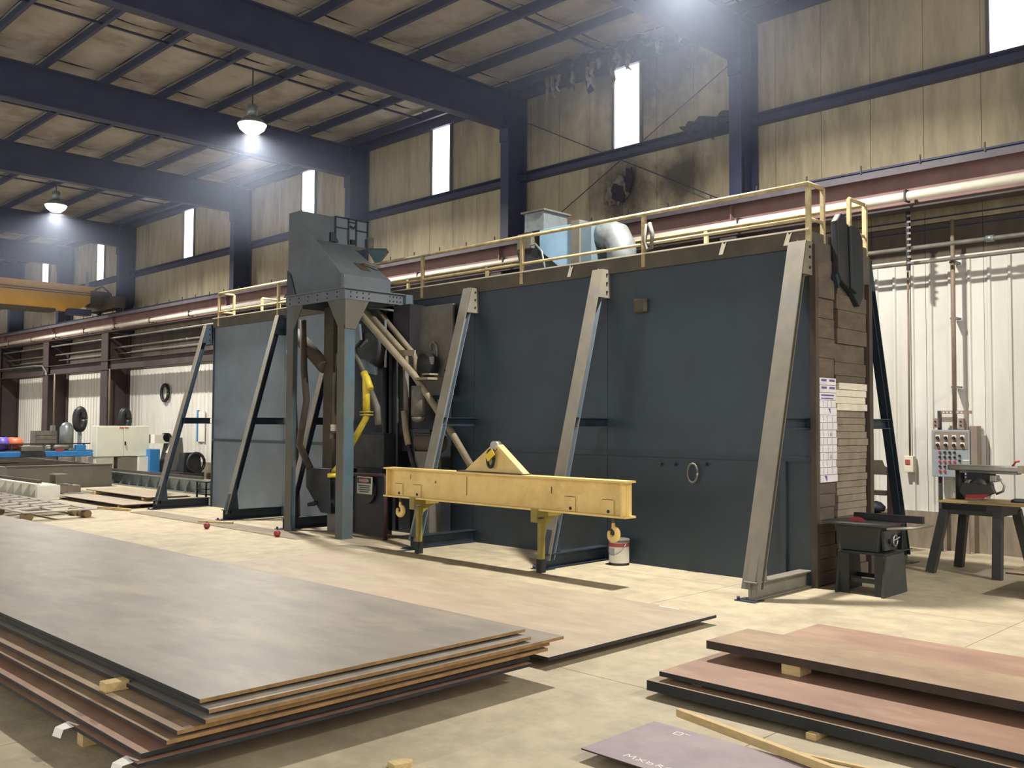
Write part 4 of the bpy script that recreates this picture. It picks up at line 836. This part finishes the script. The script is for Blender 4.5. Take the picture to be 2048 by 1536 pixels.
MB().box(-32.1, -31.8, 6, 12.5, 1.03, 1.05).build('tray', M_darkmach, gt); MB().box(-31.85, -31.8, 6.3, 12.4, 1.24, 1.28).build('cable_rail', M_black, gt)
for y in (7, 8.5, 10, 11.2, 12.2): MB().box(-31.86, -31.8, y-.03, y+.03, 1.04, 1.25).build('rail_bracket', M_darkmach, gt)
MB().box(-32.0, -31.7, 10.25, 10.9, 1.03, 1.2).build('carriage_box', M_machgrey, gt, .02); MB().prism([(10.2, .84), (11.0, .84), (10.95, 1.03), (10.3, 1.03)], 'x', -31.74, -31.7).build('carriage_plate', M_darkmach, gt)
MB().lathe([(.1, -.25), (.12, -.2), (.12, .2), (.08, .25)], (-31.9, 11.5, 1.16), 14, 'y').build('drive_motor', M_pipe, gt); MB().box(-32, -31.75, 11.95, 12.25, 1.03, 1.22).build('blue_housing', M_blue, gt, .01)
MB().lathe([(.07, -.1), (.07, .1)], (-31.9, 11.15, 1.14), 12, 'y').build('torch_motor', M_white, gt); MB().box(-31.95, -31.75, 11.3, 11.55, 1.03, 1.08).build('red_cover', M_redp, gt)
# end column/carriage right side
MB().box(-32.3, -31.6, 12.5, 13.1, .42, .815).build('end_carriage', M_white, gt, .01); MB().box(-32.0, -31.2, 14.15, 14.5, 0, 1.05).build('blue_post', M_blue, gt, .01)
MB().box(-32.4, -31.5, 13.2, 14.1, 0, .8).build('lower_body', M_tank, gt, .01); MB().box(-31.9, -31.35, 13.85, 14.15, 0, .8).build('white_foot', M_white, gt)
MB().prism([(13.9+.5*math.cos(a), 1.0+.42*math.sin(a)) for a in [k*math.pi/12 for k in range(13)]], 'x', -32.3, -31.9).build('blue_arch', M_blue, gt)
MB().lathe([(.2, -.1), (.2, .1)], (-31.8, 13.05, .2), 16, 'y').build('drive_wheel', M_black, gt)
cb = thing('control_cabinet', 'pale two-door electrical cabinet with an orange warning strip on the cutting machine', 'cabinet', (-31.5, 13.4, .82))
MB().box(-31.9, -31.52, 12.48, 14.25, .82, 1.84).build('body', M_cab, cb, .01)
for (a, b) in ((12.5, 13.36), (13.37, 14.23)): MB().box(-31.52, -31.49, a, b, .84, 1.82).build('door', M_cab, cb)
MB().box(-31.49, -31.46, 13.4, 13.44, 1.2, 1.32).build('door_handle', M_black, cb); MB().box(-31.49, -31.485, 13.22, 13.36, 1.755, 1.8).build('warning_label', M_orange, cb); MB().box(-31.49, -31.485, 13.4, 13.52, 1.755, 1.8).build('warning_label', M_orange, cb)
# cable coil stands above the gantry
for (y, z, lab, x) in ((12.35, 2.05, 'black hose reel standing above the left end of the pale cabinet', -32.6), (14.25, 2.05, 'black hose loop behind the right part of the pale cabinet', -33.5)):
    o = thing('hose_reel', lab, 'hose reel', (x, y, 1.2), 'hose reels')
    MB().tube([V(x+.0, y+.13*math.cos(a), z+.33*math.sin(a)) for a in [k*math.pi/10 for k in range(21)]], .12, 10).build('coil', M_hose, o); MB().lathe([(.16, -.05), (.16, .05)], (x, y, z), 14, 'x').build('hub', M_black, o); MB().box(x-.05, x+.05, y-.05, y+.05, 0, z-.3).build('stand', M_galv, o)
MB_ = MB().lathe([(.24, 0), (.24, .75), (.15, .9), (.05, .95)], (-36.4, 13.32, 1.0), 16).build('gas_cylinder', M_galv, None, origin=(-36.4, 13.32, 1.0)); tag(MB_, 'pale grey cylinder left of the hose reel at the back', 'cylinder')
MB().lathe([(.26, 0), (.26, 1.0)], (-36.4, 13.32, 0), 16).build('base', M_tank, MB_)
dr = thing('cable_drum', 'orange and purple drum lying on the blue gantry at the left edge', 'drum', (-32.2, 9.9, 1.05)); MB().lathe([(.2, .0), (.2, .38), (.1, .45)], (-32.1, 9.95, 1.27), 18, 'y').build('orange_half', M_orange, dr); MB().lathe([(.21, -.3), (.21, 0)], (-32.1, 9.95, 1.27), 18, 'y').build('purple_half', M_purpleb, dr)
sd = thing('storage_drawers', 'small grey storage drawers behind the gantry against the pale wall', 'drawers', (-39.4, 13.5, 0)); MB().box(-39.7, -39.1, 13.15, 13.95, 0, 1.6).build('body', M_machgrey, sd)
for k in range(3): MB().box(-39.1, -39.08, 13.17, 13.93, 1.1+.17*k, 1.25+.17*k).build('drawer', M_pipe, sd)
wb = MB().box(-43.9, -43.6, 15.6, 15.8, 2.0, 2.5).build('wall_box', M_white, None, origin=(-43.7, 15.7, 2.0)); tag(wb, 'small white box on the pale wall between the two dark columns', 'box')
hc = thing('hose_coil', 'black hose coil hung on the pale liner between column and booth', 'hose', (-33.6, 15.75, 2.95)); MB().tube([V(-33.6+.28*math.cos(a), 15.75, 3.05+.3*math.sin(a)) for a in [k*math.pi/10 for k in range(21)]], .06, 8).build('coil', M_hose, hc); MB().box(-33.63, -33.57, 15.72, 15.84, 3.3, 3.38).build('peg', M_steelb, hc)
nt = thing('wall_notice', 'blue framed notice on the pale liner beside the first booth brace', 'notice', (-30.4, 15.8, 1.5)); MB().box(-31.1, -30.6, 15.79, 15.82, 1.3, 2.35).build('board', M_white, nt); MB().box(-31.15, -31.05, 15.78, 15.83, 1.3, 2.4).build('frame', M_blue, nt)
# hoses and welding unit right of the cabinet
wu = thing('welding_unit', 'grey welding unit with hoses behind the blue post', 'welder', (-31, 15.0, 0))
MB().prism([(14.6, .3), (15.3, .3), (15.2, 1.45), (14.85, 1.45)], 'x', -31.6, -31.0).build('body', M_machgrey, wu, .02); MB().box(-31.7, -31.2, 14.3, 14.8, 1.25, 1.55).build('white_head', M_white, wu)
MB().lathe([(.16, -.1), (.16, .1)], (-31.3, 14.75, 1.45), 14, 'x').build('fan', M_black, wu)
MB().tube([V(-29.9, 15.15+.3*math.cos(a), .62+.32*math.sin(a)) for a in [k*math.pi/10 for k in range(21)]], .05, 8).build('hose_coil', M_hose, wu); MB().prism([(14.75, .3), (15.4, .3), (15.35, .95), (14.8, .95)], 'x', -30.4, -30.0).build('hose_bundle', M_darkmach, wu)
MB().box(-31.7, -29.8, 14.5, 15.4, 0, .3).build('base', M_darkmach, wu)
MB().add([V(-30.9, 14.55, .95), V(-30.9, 15.1, 1.9), V(-30.85, 15.0, 1.4), V(-30.85, 14.65, .9)], [(0, 1, 2, 3)]).build('curtain', M_white, wu).modifiers.new('t', 'SOLIDIFY').thickness = .02
mw = thing('mesh_basket', 'small wire basket on the floor by the edge of the booth', 'basket', (-23.4, 12.2, 0))
for k in range(4):
    x, y = ((-23.6, 12.0), (-23.1, 12.0), (-23.6, 12.4), (-23.1, 12.4))[k]; MB().box(x-.02, x+.02, y-.02, y+.02, 0, .42).build('upright', M_black, mw)
for z in (.08, .22, .4): MB().box(-23.62, -23.08, 11.98, 12.02, z, z+.025).build('wire', M_black, mw); MB().box(-23.12, -23.08, 12.0, 12.4, z, z+.025).build('wire', M_black, mw)
# pile of wood and plates left
plate('steel_plate', 'large plate flat on the floor in front of the cutting tank', -26.4, -23.75, 9.2, 11.9, .03, .02, M_millp, M_edgeb, 'loose steel plates')
plate('steel_plate', 'upper plate of the small stack on wood left of the first brace', -25.6, -21.9, 9.9, 10.9, .2, .02, M_millp, M_edgeb, 'loose steel plates')
plate('steel_plate', 'lower plate of the small stack left of the first brace', -25.4, -21.4, 9.1, 10.6, .1, .02, M_millp, M_edgeb, 'loose steel plates')
for (x, y, z0, z1, lab) in ((-22.3, 10.2, .1, .18, 'pale wood block between the two small stack plates, near end'), (-25.0, 10.1, .1, .18, 'pale wood block between the two small stack plates, far end'), (-22, 9.5, 0, .08, 'wood bearer under the lower small plate, near end'), (-25, 9.6, .03, .08, 'wood bearer under the lower small plate, far end')):
    tag(MB().box(x-.06, x+.06, y-.25, y+.25, z0, z1).build('wood_block', M_wood, None, origin=(x, y, z0)), lab, 'wood block')
o = MB().bar(V(-21.9, 8.75, .03), V(-20.9, 9.05, .03), .07, .05).build('wood_stick', M_wood, None, origin=(-21.4, 8.9, 0)); tag(o, 'pale wood stick on the floor beside the cut-out plate', 'timber')
# skeleton plate with cut-outs on wood blocks
sk = thing('cut_out_plate', 'thin scrap plate with long curved cut-outs resting on wood blocks at the left edge', 'steel plate', (-22.5, 7.4, .12))
for k, (x0, x1, y0, y1) in enumerate(((-26, -20.0, 6.55, 6.7), (-26, -20.0, 7.85, 8.0), (-20.25, -20.0, 6.7, 7.85), (-26, -20.25, 7.2, 7.32))): MB().box(x0, x1, y0, y1, .16, .18).build('frame_strip', M_mill, sk)
for k in range(8): x = -20.9-.65*k; MB().bar(V(x, 6.7, .17), V(x-.3, 7.2, .17), .34, .02).build('web_strip', M_mill, sk); MB().bar(V(x-.2, 7.32, .17), V(x-.4, 7.85, .17), .4, .02).build('web_strip', M_mill, sk)
for (x, y, lab) in ((-20.2, 6.66, 'dark round wood block under the near corner of the cut-out plate'), (-20.2, 7.8, 'dark round wood block under the far corner of the cut-out plate'), (-21.9, 6.66, 'pale wood block under the near edge of the cut-out plate'), (-20.8, 7.8, 'wood block under the far edge of the cut-out plate')):
    tag(MB().lathe([(.08, -.16), (.08, .16)], (x, y, .08), 12, 'x').build('wood_block', M_woodg, None, origin=(x, y, 0)), lab, 'wood block')
tr = thing('offcut_stack', 'small stepped stack of grey steel offcuts in front of the cutting tank', 'steel offcuts', (-27.6, 9.9, 0))  # loose scrap offcuts piled in a step shape
for k, (x0, x1, y0, y1, z0, z1) in enumerate(((-27.6, -26.6, 9.75, 10.6, .0, .03), (-27.6, -27.0, 9.7, 10.3, .03, .22), (-27.6, -27.05, 9.65, 10.1, .22, .25), (-27.6, -27.5, 9.65, 9.8, .25, .5), (-27.6, -27.1, 9.65, 10.0, .5, .53))): MB().box(x0, x1, y0, y1, z0, z1).build('thick_offcut' if k in (1, 3) else 'flat_offcut', M_boardl if k % 2 else M_tank, tr)
for y, lab in ((9.3, 'grey pipe on stands nearest the white floor rail at the left edge'), (9.47, 'grey pipe on stands just behind the one nearest the white floor rail')):
    o = thing('loose_pipe', lab, 'pipe', (-28, y, 0), 'loose pipes on stands'); MB().tube([(-29.2, y, .31), (-27.75, y, .31)], .05, 8).build('pipe_run', M_pipe, o)
    for x in (-27.9, -29.0): MB().box(x-.06, x+.06, y-.06, y+.06, 0, .26).build('support', M_white, o)
# ================================================================== HAZE LAYER ADDED TO IMITATE LENS VEIL AND LAMP GLOW
hm = bpy.data.materials.new('added_veil'); hm.use_nodes = True; hn = hm.node_tree.nodes; hn.clear()
ho = hn.new('ShaderNodeOutputMaterial'); hv = hn.new('ShaderNodeVolumeScatter'); hv.inputs['Color'].default_value = (.66, .76, 1, 1); hv.inputs['Density'].default_value = .0065; hv.inputs['Anisotropy'].default_value = .35
hm.node_tree.links.new(hv.outputs[0], ho.inputs['Volume'])
hz = tag(MB().box(XL+.1, XR+3, -6.8, 15.9, 5.9, 10.0).build('added_veil', hm), 'thin bluish haze layer added under the roof to imitate lens veil', 'haze', kind='stuff')
